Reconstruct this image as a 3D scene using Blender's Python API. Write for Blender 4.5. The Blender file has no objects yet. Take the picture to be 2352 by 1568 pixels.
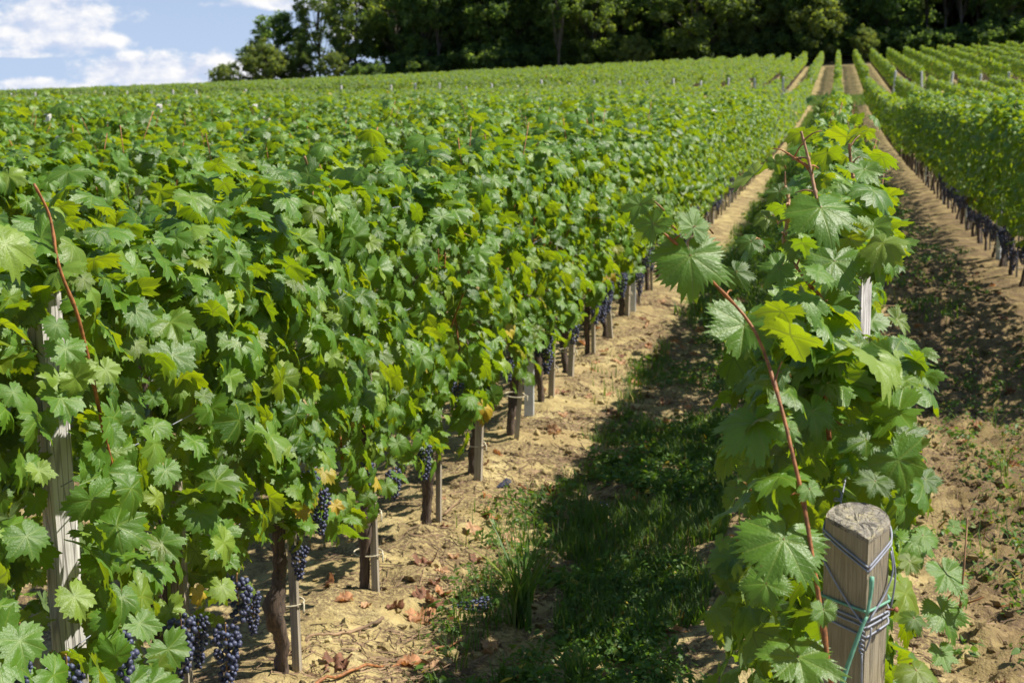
import bpy, math, random
import numpy as np
from mathutils import Vector, Matrix

# ------------------------------------------------------------------ camera, sky, sun
sc = bpy.context.scene
C = sc.collection
random.seed(4)
RAD = math.radians

CAM_H = 2.1
YAW, PITCH = RAD(11.563), RAD(9.137)
cam_d = bpy.data.cameras.new("camera")
cam = bpy.data.objects.new("camera", cam_d)
C.objects.link(cam)
cam.location = (0, 0, CAM_H)
cam.rotation_euler = (RAD(90) - PITCH, 0, YAW)
cam_d.sensor_width = 36
cam_d.lens = 36 * 3600 / 2352
cam_d.clip_start = 0.05
cam_d.clip_end = 6000
cam_d.dof.use_dof = True
cam_d.dof.focus_distance = 3.7
cam_d.dof.aperture_fstop = 10.0
sc.camera = cam

SUN_EL, SUN_AZ = RAD(53), RAD(79)          # azimuth measured clockwise from +Y
sun_dir = Vector((math.sin(SUN_AZ) * math.cos(SUN_EL), math.cos(SUN_AZ) * math.cos(SUN_EL), math.sin(SUN_EL)))
sd = bpy.data.lights.new("sun", 'SUN')
sd.energy = 5.0
sd.angle = RAD(0.53)
sd.color = (1.0, 0.93, 0.82)
sun = bpy.data.objects.new("sun", sd)
C.objects.link(sun)
sun.rotation_euler = sun_dir.to_track_quat('Z', 'Y').to_euler()
sun.location = (20, 5, 30)

sc.view_settings.view_transform = 'Standard'
sc.view_settings.look = 'None'
sc.view_settings.exposure = 0.72
sc.view_settings.gamma = 1
cy = sc.cycles
cy.max_bounces = 6
cy.diffuse_bounces = 2
cy.glossy_bounces = 2
cy.transmission_bounces = 4
cy.transparent_max_bounces = 4
cy.caustics_reflective = False
cy.caustics_refractive = False
cy.sample_clamp_indirect = 4


def world_sky():
    w = bpy.data.worlds.new("World")
    sc.world = w
    w.use_nodes = True
    nt = w.node_tree
    nt.nodes.clear()
    N = nt.nodes.new
    L = nt.links.new
    out = N('ShaderNodeOutputWorld')
    bg = N('ShaderNodeBackground')
    lift = N('ShaderNodeVectorMath')
    lift.operation = 'MULTIPLY_ADD'
    lift.inputs[1].default_value = (0.85, 0.85, 0.85)
    lift.inputs[2].default_value = (0, 0, 0.17)
    nrm = N('ShaderNodeVectorMath')
    nrm.operation = 'NORMALIZE'
    sky = N('ShaderNodeTexSky')
    sky.sky_type = 'NISHITA'
    sky.sun_disc = False
    sky.sun_elevation = SUN_EL
    sky.sun_rotation = SUN_AZ
    sky.air_density = 1.0
    sky.dust_density = 0.6
    sky.ozone_density = 2.0
    bg.inputs['Strength'].default_value = SKY_STRENGTH
    tc = N('ShaderNodeTexCoord')
    sep = N('ShaderNodeSeparateXYZ')
    L(tc.outputs['Generated'], sep.inputs[0])

    L(tc.outputs['Generated'], lift.inputs[0])
    L(lift.outputs[0], nrm.inputs[0])
    L(nrm.outputs[0], sky.inputs['Vector'])

    def mth(op, a, b=None, c=None):
        m = N('ShaderNodeMath')
        m.operation = op
        for i, v in enumerate((a, b, c)):
            if v is None:
                continue
            if isinstance(v, (int, float)):
                m.inputs[i].default_value = v
            else:
                L(v, m.inputs[i])
        return m.outputs[0]
    az = mth('ARCTAN2', sep.outputs[0], sep.outputs[1])     # clockwise from +Y, radians
    el = mth('ARCSINE', sep.outputs[2])
    azd = mth('MULTIPLY', az, 180 / math.pi)
    eld = mth('MULTIPLY', el, 180 / math.pi)
    cmb = N('ShaderNodeCombineXYZ')
    L(azd, cmb.inputs[0])
    L(mth('MULTIPLY', eld, 1.55), cmb.inputs[1])
    nz = N('ShaderNodeTexNoise')
    nz.inputs['Scale'].default_value = 0.85
    nz.inputs['Detail'].default_value = 7
    nz.inputs['Roughness'].default_value = 0.58
    L(cmb.outputs[0], nz.inputs['Vector'])
    nfine = nz.outputs['Fac']
    # banks of cumulus: (azimuth deg, base elevation deg, half width, height)
    tot = None
    for (a0, e0, wx, hy) in CLOUDS:
        dx = mth('DIVIDE', mth('SUBTRACT', azd, a0), wx)
        up = mth('DIVIDE', mth('MAXIMUM', mth('SUBTRACT', eld, e0), 0.0), hy)
        dn = mth('DIVIDE', mth('MAXIMUM', mth('SUBTRACT', e0, eld), 0.0), hy * 0.38)
        d2 = mth('ADD', mth('MULTIPLY', dx, dx), mth('ADD', mth('MULTIPLY', up, up), mth('MULTIPLY', dn, dn)))
        g = mth('SUBTRACT', 1.0, d2)
        tot = g if tot is None else mth('MAXIMUM', tot, g)
    dens = mth('ADD', tot, mth('MULTIPLY', mth('SUBTRACT', nfine, 0.5), 2.9))
    mr = N('ShaderNodeMapRange')
    mr.interpolation_type = 'SMOOTHSTEP'
    mr.inputs[1].default_value = -0.05
    mr.inputs[2].default_value = 0.75
    L(dens, mr.inputs[0])
    # shading inside the clouds: denser, lower parts are greyer blue
    nz2 = N('ShaderNodeTexNoise')
    nz2.inputs['Scale'].default_value = 0.85
    nz2.inputs['Detail'].default_value = 7
    nz2.inputs['Roughness'].default_value = 0.58
    off = N('ShaderNodeVectorMath')
    off.operation = 'ADD'
    off.inputs[1].default_value = (0.35, 0.55, 0)
    L(cmb.outputs[0], off.inputs[0])
    L(off.outputs[0], nz2.inputs['Vector'])
    sh = mth('SUBTRACT', nz.outputs['Fac'], nz2.outputs['Fac'])
    mr2 = N('ShaderNodeMapRange')
    mr2.inputs[1].default_value = -0.16
    mr2.inputs[2].default_value = 0.14
    L(sh, mr2.inputs[0])
    cc = N('ShaderNodeMixRGB')
    cc.inputs[1].default_value = (CLOUD_L * 0.62, CLOUD_L * 0.69, CLOUD_L * 0.86, 1)
    cc.inputs[2].default_value = (CLOUD_L, CLOUD_L * 0.99, CLOUD_L * 0.985, 1)
    L(mr2.outputs[0], cc.inputs[0])
    mix = N('ShaderNodeMixRGB')
    L(mth('MULTIPLY', mr.outputs[0], 0.96), mix.inputs[0])
    grade = N('ShaderNodeMixRGB')
    grade.blend_type = 'MULTIPLY'
    grade.inputs[0].default_value = 1
    grade.inputs[2].default_value = (0.93, 0.97, 1.06, 1)
    L(sky.outputs[0], grade.inputs[1])
    hz = N('ShaderNodeMapRange')
    hz.interpolation_type = 'SMOOTHSTEP'
    hz.inputs[1].default_value = 14.0
    hz.inputs[2].default_value = -1.0
    hz.inputs[3].default_value = 0.0
    hz.inputs[4].default_value = 0.82
    L(eld, hz.inputs[0])
    low = N('ShaderNodeMixRGB')
    low.inputs[2].default_value = (4.5, 5.5, 7.15, 1)
    L(hz.outputs[0], low.inputs[0])
    L(grade.outputs[0], low.inputs[1])
    L(low.outputs[0], mix.inputs[1])
    L(cc.outputs[0], mix.inputs[2])
    L(mix.outputs[0], bg.inputs['Color'])
    L(bg.outputs[0], out.inputs['Surface'])


SKY_STRENGTH = 0.078
CLOUD_L = 8.0
CLOUDS = [(-27.4, 1.75, 2.9, 1.8), (-24.0, 0.35, 3.6, 1.05), (-19.2, 2.95, 3.2, 0.6), (-17.2, 1.9, 1.3, 0.5),
          (-28.6, 1.15, 1.6, 0.3), (-21.5, 0.5, 3.0, 0.9), (-28.0, 0.05, 2.0, 0.4),
          (-45, 2, 7, 3), (20, 12, 14, 6), (60, 9, 16, 6), (-80, 8, 15, 6), (120, 10, 20, 7), (175, 12, 20, 7), (-130, 10, 20, 6)]
world_sky()

# ------------------------------------------------------------------ helpers
F_PX, CX, CY = 3600.0, 1176.0, 784.0
_fw = np.array([-math.sin(YAW) * math.cos(PITCH), math.cos(YAW) * math.cos(PITCH), -math.sin(PITCH)])
_rt = np.array([math.cos(YAW), math.sin(YAW), 0])
_up = np.cross(_rt, _fw)
CAMP = np.array([0, 0, CAM_H])


def ray(x, y):
    return _fw + _rt * (x - CX) / F_PX - _up * (y - CY) / F_PX


def at_y(x, y, Y):
    d = ray(x, y)
    return CAMP + d * (Y / d[1])


def at_x(x, y, X):
    d = ray(x, y)
    return CAMP + d * (X / d[0])


def rng(seed):
    return np.random.default_rng(seed)


def mk(name, V, F, mats, uv=None, tint=None, mi=None, smooth=True, parent=None, link=True):
    """One mesh object from numpy arrays. F: list of int arrays (each n x k)."""
    me = bpy.data.meshes.new(name)
    if not isinstance(F, (list, tuple)):
        F = [F]
    F = [np.asarray(f, dtype=np.int32) for f in F if len(f)]
    V = np.asarray(V, dtype=np.float32)
    loops = np.concatenate([f.ravel() for f in F])
    tot = np.concatenate([np.full(len(f), f.shape[1], dtype=np.int32) for f in F])
    start = np.concatenate([[0], np.cumsum(tot)[:-1]]).astype(np.int32)
    me.vertices.add(len(V))
    me.vertices.foreach_set('co', V.ravel())
    me.loops.add(len(loops))
    me.loops.foreach_set('vertex_index', loops)
    me.polygons.add(len(tot))
    me.polygons.foreach_set('loop_start', start)
    me.polygons.foreach_set('loop_total', tot)
    if mi is not None:
        me.polygons.foreach_set('material_index', np.asarray(mi, dtype=np.int32))
    me.polygons.foreach_set('use_smooth', np.full(len(tot), bool(smooth)))
    if uv is not None:
        l = me.uv_layers.new(name='UVMap')
        l.data.foreach_set('uv', np.asarray(uv, dtype=np.float32)[loops].ravel())
    if tint is not None:
        a = me.color_attributes.new('tint', 'FLOAT_COLOR', 'POINT')
        t = np.ones((len(V), 4), dtype=np.float32)
        t[:, :3] = tint
        a.data.foreach_set('color', t.ravel())
    me.update()
    me.validate()
    for m in (mats if isinstance(mats, (list, tuple)) else [mats]):
        me.materials.append(m)
    o = bpy.data.objects.new(name, me)
    if link:
        C.objects.link(o)
    if parent is not None:
        o.parent = parent
    return o


def tag(o, label=None, cat=None, group=None, kind=None):
    if label:
        o['label'] = label
    if cat:
        o['category'] = cat
    if group:
        o['group'] = group
    if kind:
        o['kind'] = kind
    return o


def empty(name, loc=(0, 0, 0), rz=0.0):
    o = bpy.data.objects.new(name, None)
    o.empty_display_size = 0.1
    C.objects.link(o)
    o.location = loc
    o.rotation_euler = (0, 0, rz)
    return o


def copy_tree(o):
    c = o.copy()
    C.objects.link(c)
    for ch in o.children:
        d = ch.copy()
        C.objects.link(d)
        d.parent = c
        for g in ch.children:
            e = g.copy()
            C.objects.link(e)
            e.parent = d
    return c


class MB:
    """Collects vertices and faces (with optional uv/tint/material index) for one mesh."""

    def __init__(s):
        s.V, s.F3, s.F4, s.M3, s.M4, s.n = [], [], [], [], [], 0
        s.T, s.U = [], []

    def add(s, V, F3=None, F4=None, m=0, tint=(0.5, 0, 0), uv=None):
        V = np.asarray(V, float)
        if F3 is not None and len(F3):
            s.F3.append(np.asarray(F3) + s.n)
            s.M3 += [m] * len(F3)
        if F4 is not None and len(F4):
            s.F4.append(np.asarray(F4) + s.n)
            s.M4 += [m] * len(F4)
        s.V.append(V)
        t = np.asarray(tint, float)
        s.T.append(np.broadcast_to(t, (len(V), 3)) if t.ndim == 1 else t)
        s.U.append(np.zeros((len(V), 2)) if uv is None else np.asarray(uv, float))
        s.n += len(V)
        return s

    def tube(s, path, rad, n=6, m=0, cap=True, tint=(0.5, 0, 0), lump=0.0, seed=0):
        P = np.asarray(path, float)
        k = len(P)
        R = np.broadcast_to(np.asarray(rad, float), (k,))
        T = np.gradient(P, axis=0)
        T /= np.linalg.norm(T, axis=1, keepdims=True) + 1e-9
        ref = np.array([0.0, 0, 1]) if abs(T[0][2]) < 0.9 else np.array([1.0, 0, 0])
        a = np.cross(T[0], ref)
        a /= np.linalg.norm(a)
        A = [a]
        for i in range(1, k):
            a = a - T[i] * (a @ T[i])
            a /= np.linalg.norm(a) + 1e-9
            A.append(a)
        A = np.array(A)
        B = np.cross(T, A)
        th = np.linspace(0, 2 * np.pi, n, endpoint=False)
        RR = R[:, None] * np.ones((k, n))
        if lump:
            g = rng(seed)
            RR *= 1 + lump * (g.random((k, n)) - 0.5) * 2
        V = P[:, None, :] + RR[..., None] * (np.cos(th)[None, :, None] * A[:, None, :] + np.sin(th)[None, :, None] * B[:, None, :])
        V = V.reshape(-1, 3)
        i, j = np.meshgrid(np.arange(k - 1), np.arange(n), indexing='ij')
        q = np.stack([i * n + j, i * n + (j + 1) % n, (i + 1) * n + (j + 1) % n, (i + 1) * n + j], -1).reshape(-1, 4)
        F3 = []
        if cap:
            V = np.vstack([V, P[0], P[-1]])
            c0, c1 = k * n, k * n + 1
            for j in range(n):
                F3.append((c0, (j + 1) % n, j))
                F3.append((c1, (k - 1) * n + j, (k - 1) * n + (j + 1) % n))
        return s.add(V, F3, q, m, tint)

    def box(s, lo, hi, m=0, M=None, tint=(0.5, 0, 0)):
        x0, y0, z0 = lo
        x1, y1, z1 = hi
        V = np.array([(x0, y0, z0), (x1, y0, z0), (x1, y1, z0), (x0, y1, z0), (x0, y0, z1), (x1, y0, z1), (x1, y1, z1), (x0, y1, z1)], float)
        if M is not None:
            V = V @ np.asarray(M)[:3, :3].T + np.asarray(M)[:3, 3]
        return s.add(V, None, [(0, 3, 2, 1), (4, 5, 6, 7), (0, 1, 5, 4), (1, 2, 6, 5), (2, 3, 7, 6), (3, 0, 4, 7)], m, tint)

    def build(s, name, mats, parent=None, smooth=True, uv=False, tint=False, link=True):
        F, mi = [], []
        if s.F3:
            F.append(np.concatenate(s.F3))
            mi += s.M3
        if s.F4:
            F.append(np.concatenate(s.F4))
            mi += s.M4
        return mk(name, np.concatenate(s.V), F, mats, np.concatenate(s.U) if uv else None, np.concatenate(s.T) if tint else None, mi, smooth, parent, link)


def smooth_path(pts, n):
    """Catmull-Rom through pts, n samples."""
    P = np.asarray(pts, float)
    P = np.vstack([2 * P[0] - P[1], P, 2 * P[-1] - P[-2]])
    m = len(P) - 3
    out = []
    for t in np.linspace(0, m - 1e-6, n):
        i = int(t)
        f = t - i
        a, b, c, d = P[i:i + 4]
        out.append(0.5 * (2 * b + (c - a) * f + (2 * a - 5 * b + 4 * c - d) * f * f + (3 * b - a - 3 * c + d) * f ** 3))
    return np.array(out)


def ico(sub=1):
    import bmesh
    bm = bmesh.new()
    bmesh.ops.create_icosphere(bm, subdivisions=sub, radius=1)
    V = np.array([v.co[:] for v in bm.verts])
    F = np.array([[v.index for v in f.verts] for f in bm.faces])
    bm.free()
    return V, F


ICO1, ICO2 = ico(1), ico(2)


def vnoise(x, y, seed=0):
    """Smooth value noise in [-1,1] on arrays."""
    xi, yi = np.floor(x).astype(np.int64), np.floor(y).astype(np.int64)
    fx, fy = x - xi, y - yi
    fx, fy = fx * fx * (3 - 2 * fx), fy * fy * (3 - 2 * fy)

    def h(a, b):
        n = (a * 374761393 + b * 668265263 + seed * 974634777) & 0x7fffffff
        n = ((n ^ (n >> 13)) * 1274126177) & 0x7fffffff
        n = n ^ (n >> 16)
        return (n & 0xffff) / 32767.5 - 1
    return (h(xi, yi) * (1 - fx) + h(xi + 1, yi) * fx) * (1 - fy) + (h(xi, yi + 1) * (1 - fx) + h(xi + 1, yi + 1) * fx) * fy


def sstep(a, b, x):
    t = np.clip((np.asarray(x, float) - a) / (b - a), 0, 1)
    return t * t * (3 - 2 * t)


# ------------------------------------------------------------------ terrain
ROW0, PITCH_X = 0.05, 1.9
NEAR_END, FAR_START, FAR_END = 103.0, 113.5, 191.0


def elev(X, Y):
    X, Y = np.asarray(X, float), np.asarray(Y, float)
    b = np.interp(Y, [-50, 45, 60, 80, 100, 114, 152, 191, 205], [0, 0, 0.12, 0.45, 0.9, 1.65, 3.2, 4.75, 5.3])
    c = np.interp(Y, [0, 45, 114, 191, 205], [0, 0, 0.024, 0.049, 0.050])
    xx = np.clip(X, -160, 60)
    e = b + c * xx
    hf = sstep(-95, -55, X)
    far = np.maximum(Y - 200, 0)
    e = e + hf * np.minimum(far * 0.16, 45) - (1 - hf) * np.minimum(far * 0.05, 14)
    return e


def row_dx(X):
    return (np.asarray(X) - ROW0 + PITCH_X / 2) % PITCH_X - PITCH_X / 2


def ground_z(X, Y):
    """Terrain with the soil ridged up under the rows, clods and wheel tracks."""
    X, Y = np.asarray(X, float), np.asarray(Y, float)
    e = elev(X, Y)
    d = row_dx(X)
    inrow = ((Y > 2) & (Y < NEAR_END + 1)) | ((Y > FAR_START - 1) & (Y < FAR_END + 1))
    e = e + np.where(inrow, 0.075 * np.exp(-(d / 0.38) ** 2) - 0.02, 0)
    near = sstep(60, 25, Y) * sstep(-14, -8, X) * sstep(10, 6, X)
    right = sstep(0.2, 0.6, X) * sstep(1.8, 1.3, X)
    amp = 1.1 + 0.9 * right
    n = 0.022 * vnoise(X * 3.1, Y * 3.1, 1) + 0.018 * vnoise(X * 8.3, Y * 8.3, 2)
    r = 1 - np.abs(vnoise(X * 13, Y * 13, 5))
    n2 = 0.010 * vnoise(X * 21, Y * 21, 3) + 0.020 * (r - 0.5) * (0.6 + right) + 0.004 * vnoise(X * 43, Y * 43, 4)
    return e + near * amp * (n + sstep(30, 14, Y) * n2)


def gz(x, y):
    return float(ground_z(np.array([x]), np.array([y]))[0])


# ------------------------------------------------------------------ materials
class NT:
    def __init__(s, name):
        s.m = bpy.data.materials.new(name)
        s.m.use_nodes = True
        s.t = s.m.node_tree
        s.t.nodes.clear()
        s.out = s.t.nodes.new('ShaderNodeOutputMaterial')

    def n(s, kind, **kw):
        x = s.t.nodes.new('ShaderNode' + kind)
        for k, v in kw.items():
            if k.startswith('_'):
                setattr(x, k[1:], v)
            else:
                s.set(x, k, v)
        return x

    def set(s, x, k, v):
        i = int(k[1:]) if k[0] == 'i' and k[1:].isdigit() else k.replace('__', ' ')
        sock = x.inputs[i]
        if hasattr(v, 'is_linked') or isinstance(v, bpy.types.NodeSocket):
            s.t.links.new(v, sock)
        else:
            if isinstance(v, tuple) and len(v) == 3 and sock.type == 'RGBA':
                v = v + (1,)
            sock.default_value = v

    def math(s, op, a, b=0.0, c=0.0):
        return s.n('Math', _operation=op, i0=a, i1=b, i2=c).outputs[0]

    def mix(s, f, a, b, blend='MIX'):
        return s.n('MixRGB', _blend_type=blend, i0=f, i1=a, i2=b).outputs[0]

    def ramp(s, f, stops):
        r = s.n('ValToRGB', i0=f)
        e = r.color_ramp.elements
        while len(e) < len(stops):
            e.new(0.5)
        for el, (p, c) in zip(e, stops):
            el.position = p
            el.color = tuple(c) + (1,)
        return r.outputs[0]

    def smooth(s, x, a, b):
        return s.n('MapRange', _interpolation_type='SMOOTHSTEP', i0=x, i1=a, i2=b).outputs[0]

    def noise(s, vec, scale, detail=3, rough=0.55):
        k = dict(Scale=scale, Detail=detail, Roughness=rough)
        if vec is not None:
            k['Vector'] = vec
        return s.n('TexNoise', **k).outputs['Fac']

    def done(s, shader):
        s.t.links.new(shader, s.out.inputs['Surface'])
        return s.m


def leaf_mat(name, veins=True, dark=(0.030, 0.088, 0.010), mid=(0.090, 0.200, 0.019), pale=(0.21, 0.31, 0.04), trans=(0.48, 0.60, 0.004), tr=0.36, spec=0.5, rough=0.42, back=(0.11, 0.18, 0.06)):
    k = NT(name)
    at = k.n('Attribute', _attribute_name='tint')
    sp = k.n('SeparateColor', i0=at.outputs['Color'])
    rnd, yel, brn = sp.outputs[0], sp.outputs[1], sp.outputs[2]
    oi = k.n('ObjectInfo').outputs['Random']
    r2 = k.math('FRACT', k.math('ADD', rnd, k.math('MULTIPLY', oi, 0.35)))
    col = k.ramp(r2, [(0.0, dark), (0.5, mid), (0.82, mid), (1.0, pale)])
    tcol = k.mix(r2, trans, (trans[0] * 0.62, trans[1] * 0.8, trans[2]))
    bump = None
    tex = k.n('TexCoord')
    blot = k.noise(tex.outputs['Object'], 22, 3)
    col = k.mix(k.math('MULTIPLY', k.smooth(blot, 0.5, 0.75), 0.45), col, tuple(c * 0.55 for c in mid))
    if veins:
        uv = k.n('SeparateXYZ', i0=k.n('UVMap', _uv_map='UVMap').outputs[0])
        u, v = uv.outputs[0], uv.outputs[1]
        th = k.math('ARCTAN2', u, v)
        st = RAD(52)
        fold = k.math('WRAP', th, st / 2, -st / 2)
        r = k.math('SQRT', k.math('ADD', k.math('MULTIPLY', u, u), k.math('MULTIPLY', v, v)))
        a = k.math('MULTIPLY', r, k.math('COSINE', fold))
        b = k.math('ABSOLUTE', k.math('MULTIPLY', r, k.math('SINE', fold)))
        wid = k.math('SUBTRACT', 0.0165, k.math('MULTIPLY', a, 0.018))
        main = k.math('MULTIPLY', k.smooth(k.math('SUBTRACT', b, wid), 0.007, -0.002), k.smooth(k.math('ABSOLUTE', th), 2.30, 2.18))
        per = k.math('PINGPONG', k.math('SUBTRACT', a, k.math('MULTIPLY', b, 0.95)), 0.05)
        sec = k.math('MULTIPLY', k.smooth(per, 0.0075, 0.001), 0.55)
        vein = k.math('MAXIMUM', main, sec)
        front = k.mix(k.math('MULTIPLY', vein, 0.42), col, (0.24, 0.34, 0.05))
        bump = k.math('SUBTRACT', k.math('MULTIPLY', k.noise(k.n('UVMap', _uv_map='UVMap').outputs[0], 26, 3), 0.9), k.math('MULTIPLY', vein, 0.5))
        tcol = k.mix(k.math('MULTIPLY', vein, 0.7), tcol, (0.18, 0.22, 0.03))
    else:
        front = col
    spot = k.math('MULTIPLY', k.smooth(k.noise(tex.outputs['Object'], 130, 2), 0.70, 0.76), k.smooth(k.noise(tex.outputs['Object'], 9, 2), 0.5, 0.62))
    front = k.mix(k.math('MULTIPLY', spot, 0.8 if veins else 0.0), front, (0.13, 0.065, 0.02))
    front = k.mix(yel, front, (0.50, 0.36, 0.035))
    tcol = k.mix(yel, tcol, (0.6, 0.40, 0.02))
    front = k.mix(brn, front, (0.17, 0.065, 0.022))
    tcol = k.mix(brn, tcol, (0.16, 0.05, 0.01))
    bf = k.n('NewGeometry').outputs['Backfacing']
    bcol = k.mix(brn, k.mix(yel, back, (0.5, 0.4, 0.12)), (0.24, 0.12, 0.06))
    base = k.mix(bf, front, bcol)
    p = k.n('BsdfPrincipled', Base__Color=base, Roughness=k.math('ADD', rough, k.math('MULTIPLY', bf, 0.25)))
    p.inputs['Specular IOR Level'].default_value = spec
    if bump is not None:
        bp = k.n('Bump', Strength=0.3, Distance=0.005, Height=bump)
        k.t.links.new(bp.outputs[0], p.inputs['Normal'])
    t = k.n('BsdfTranslucent', Color=tcol)
    ms = k.n('MixShader', i0=tr, i1=p.outputs[0], i2=t.outputs[0])
    return k.done(ms.outputs[0])


def wood_mat(name, light, darkc, lichen=None, stretch=0.06, scale=60, rough=0.8, crack=0.5, cell=None):
    k = NT(name)
    o = k.n('TexCoord').outputs['Object']
    mp = k.n('Mapping', Vector=o)
    mp.inputs['Scale'].default_value = (1, 1, stretch)
    g = k.noise(mp.outputs[0], scale, 6, 0.65)
    g2 = k.noise(o, 7, 3)
    col = k.ramp(g, [(0.28, darkc), (0.5, tuple((a + b) / 2 for a, b in zip(light, darkc))), (0.72, light)])
    col = k.mix(k.math('MULTIPLY', k.smooth(g2, 0.45, 0.7), 0.45), col, tuple(c * 0.6 for c in darkc))
    if lichen:
        n = k.noise(o, 38, 5, 0.7)
        n2 = k.noise(o, 45, 4)
        col = k.mix(k.smooth(n, 0.48, 0.68), col, lichen)
        col = k.mix(k.math('MULTIPLY', k.smooth(n2, 0.5, 0.66), 0.6), col, (0.09, 0.085, 0.085))
    h = g
    if crack:
        v = k.n('TexVoronoi', _feature='DISTANCE_TO_EDGE', Vector=mp.outputs[0] if not lichen else k.n('VectorMath', _operation='ADD', i0=o, i1=k.n('VectorMath', _operation='SCALE', i0=k.n('TexNoise', Vector=o, Scale=70.0).outputs['Color'], Scale=0.012).outputs[0]).outputs[0], Scale=cell or scale * 0.9)
        cr = k.smooth(v.outputs['Distance'], 0.045 if cell else 0.10, 0.01)
        col = k.mix(k.math('MULTIPLY', cr, crack), col, (0.03, 0.025, 0.02))
        h = k.math('SUBTRACT', g, k.math('MULTIPLY', cr, 0.5))
    bp = k.n('Bump', Strength=0.6, Distance=0.004, Height=h)
    p = k.n('BsdfPrincipled', Base__Color=col, Roughness=rough, Normal=bp.outputs[0])
    return k.done(p.outputs[0])


def plain(name, col, rough=0.5, metal=0.0, var=0.25, scale=30, bump=0.2, spec=0.5, trans=None):
    k = NT(name)
    o = k.n('TexCoord').outputs['Object']
    n = k.noise(o, scale, 4)
    c = k.mix(k.smooth(n, 0.3, 0.7), tuple(x * (1 - var) for x in col), tuple(min(1, x * (1 + var)) for x in col))
    bp = k.n('Bump', Strength=bump, Distance=0.003, Height=n)
    p = k.n('BsdfPrincipled', Base__Color=c, Roughness=rough, Metallic=metal, Normal=bp.outputs[0])
    p.inputs['Specular IOR Level'].default_value = spec
    sh = p.outputs[0]
    if trans:
        sh = k.n('MixShader', i0=0.3, i1=sh, i2=k.n('BsdfTranslucent', Color=trans).outputs[0]).outputs[0]
    return k.done(sh)


def grape_mat():
    k = NT('grape_skin')
    o = k.n('TexCoord').outputs['Object']
    n = k.noise(o, 55, 4, 0.6)
    at = k.n('Attribute', _attribute_name='tint')
    sp = k.n('SeparateColor', i0=at.outputs['Color'])
    col = k.mix(k.smooth(n, 0.3, 0.68), (0.012, 0.013, 0.035), (0.10, 0.125, 0.22))
    col = k.mix(k.math('MULTIPLY', sp.outputs[0], 0.5), col, (0.03, 0.022, 0.06))
    p = k.n('BsdfPrincipled', Base__Color=col, Roughness=0.5)
    return k.done(p.outputs[0])


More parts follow.
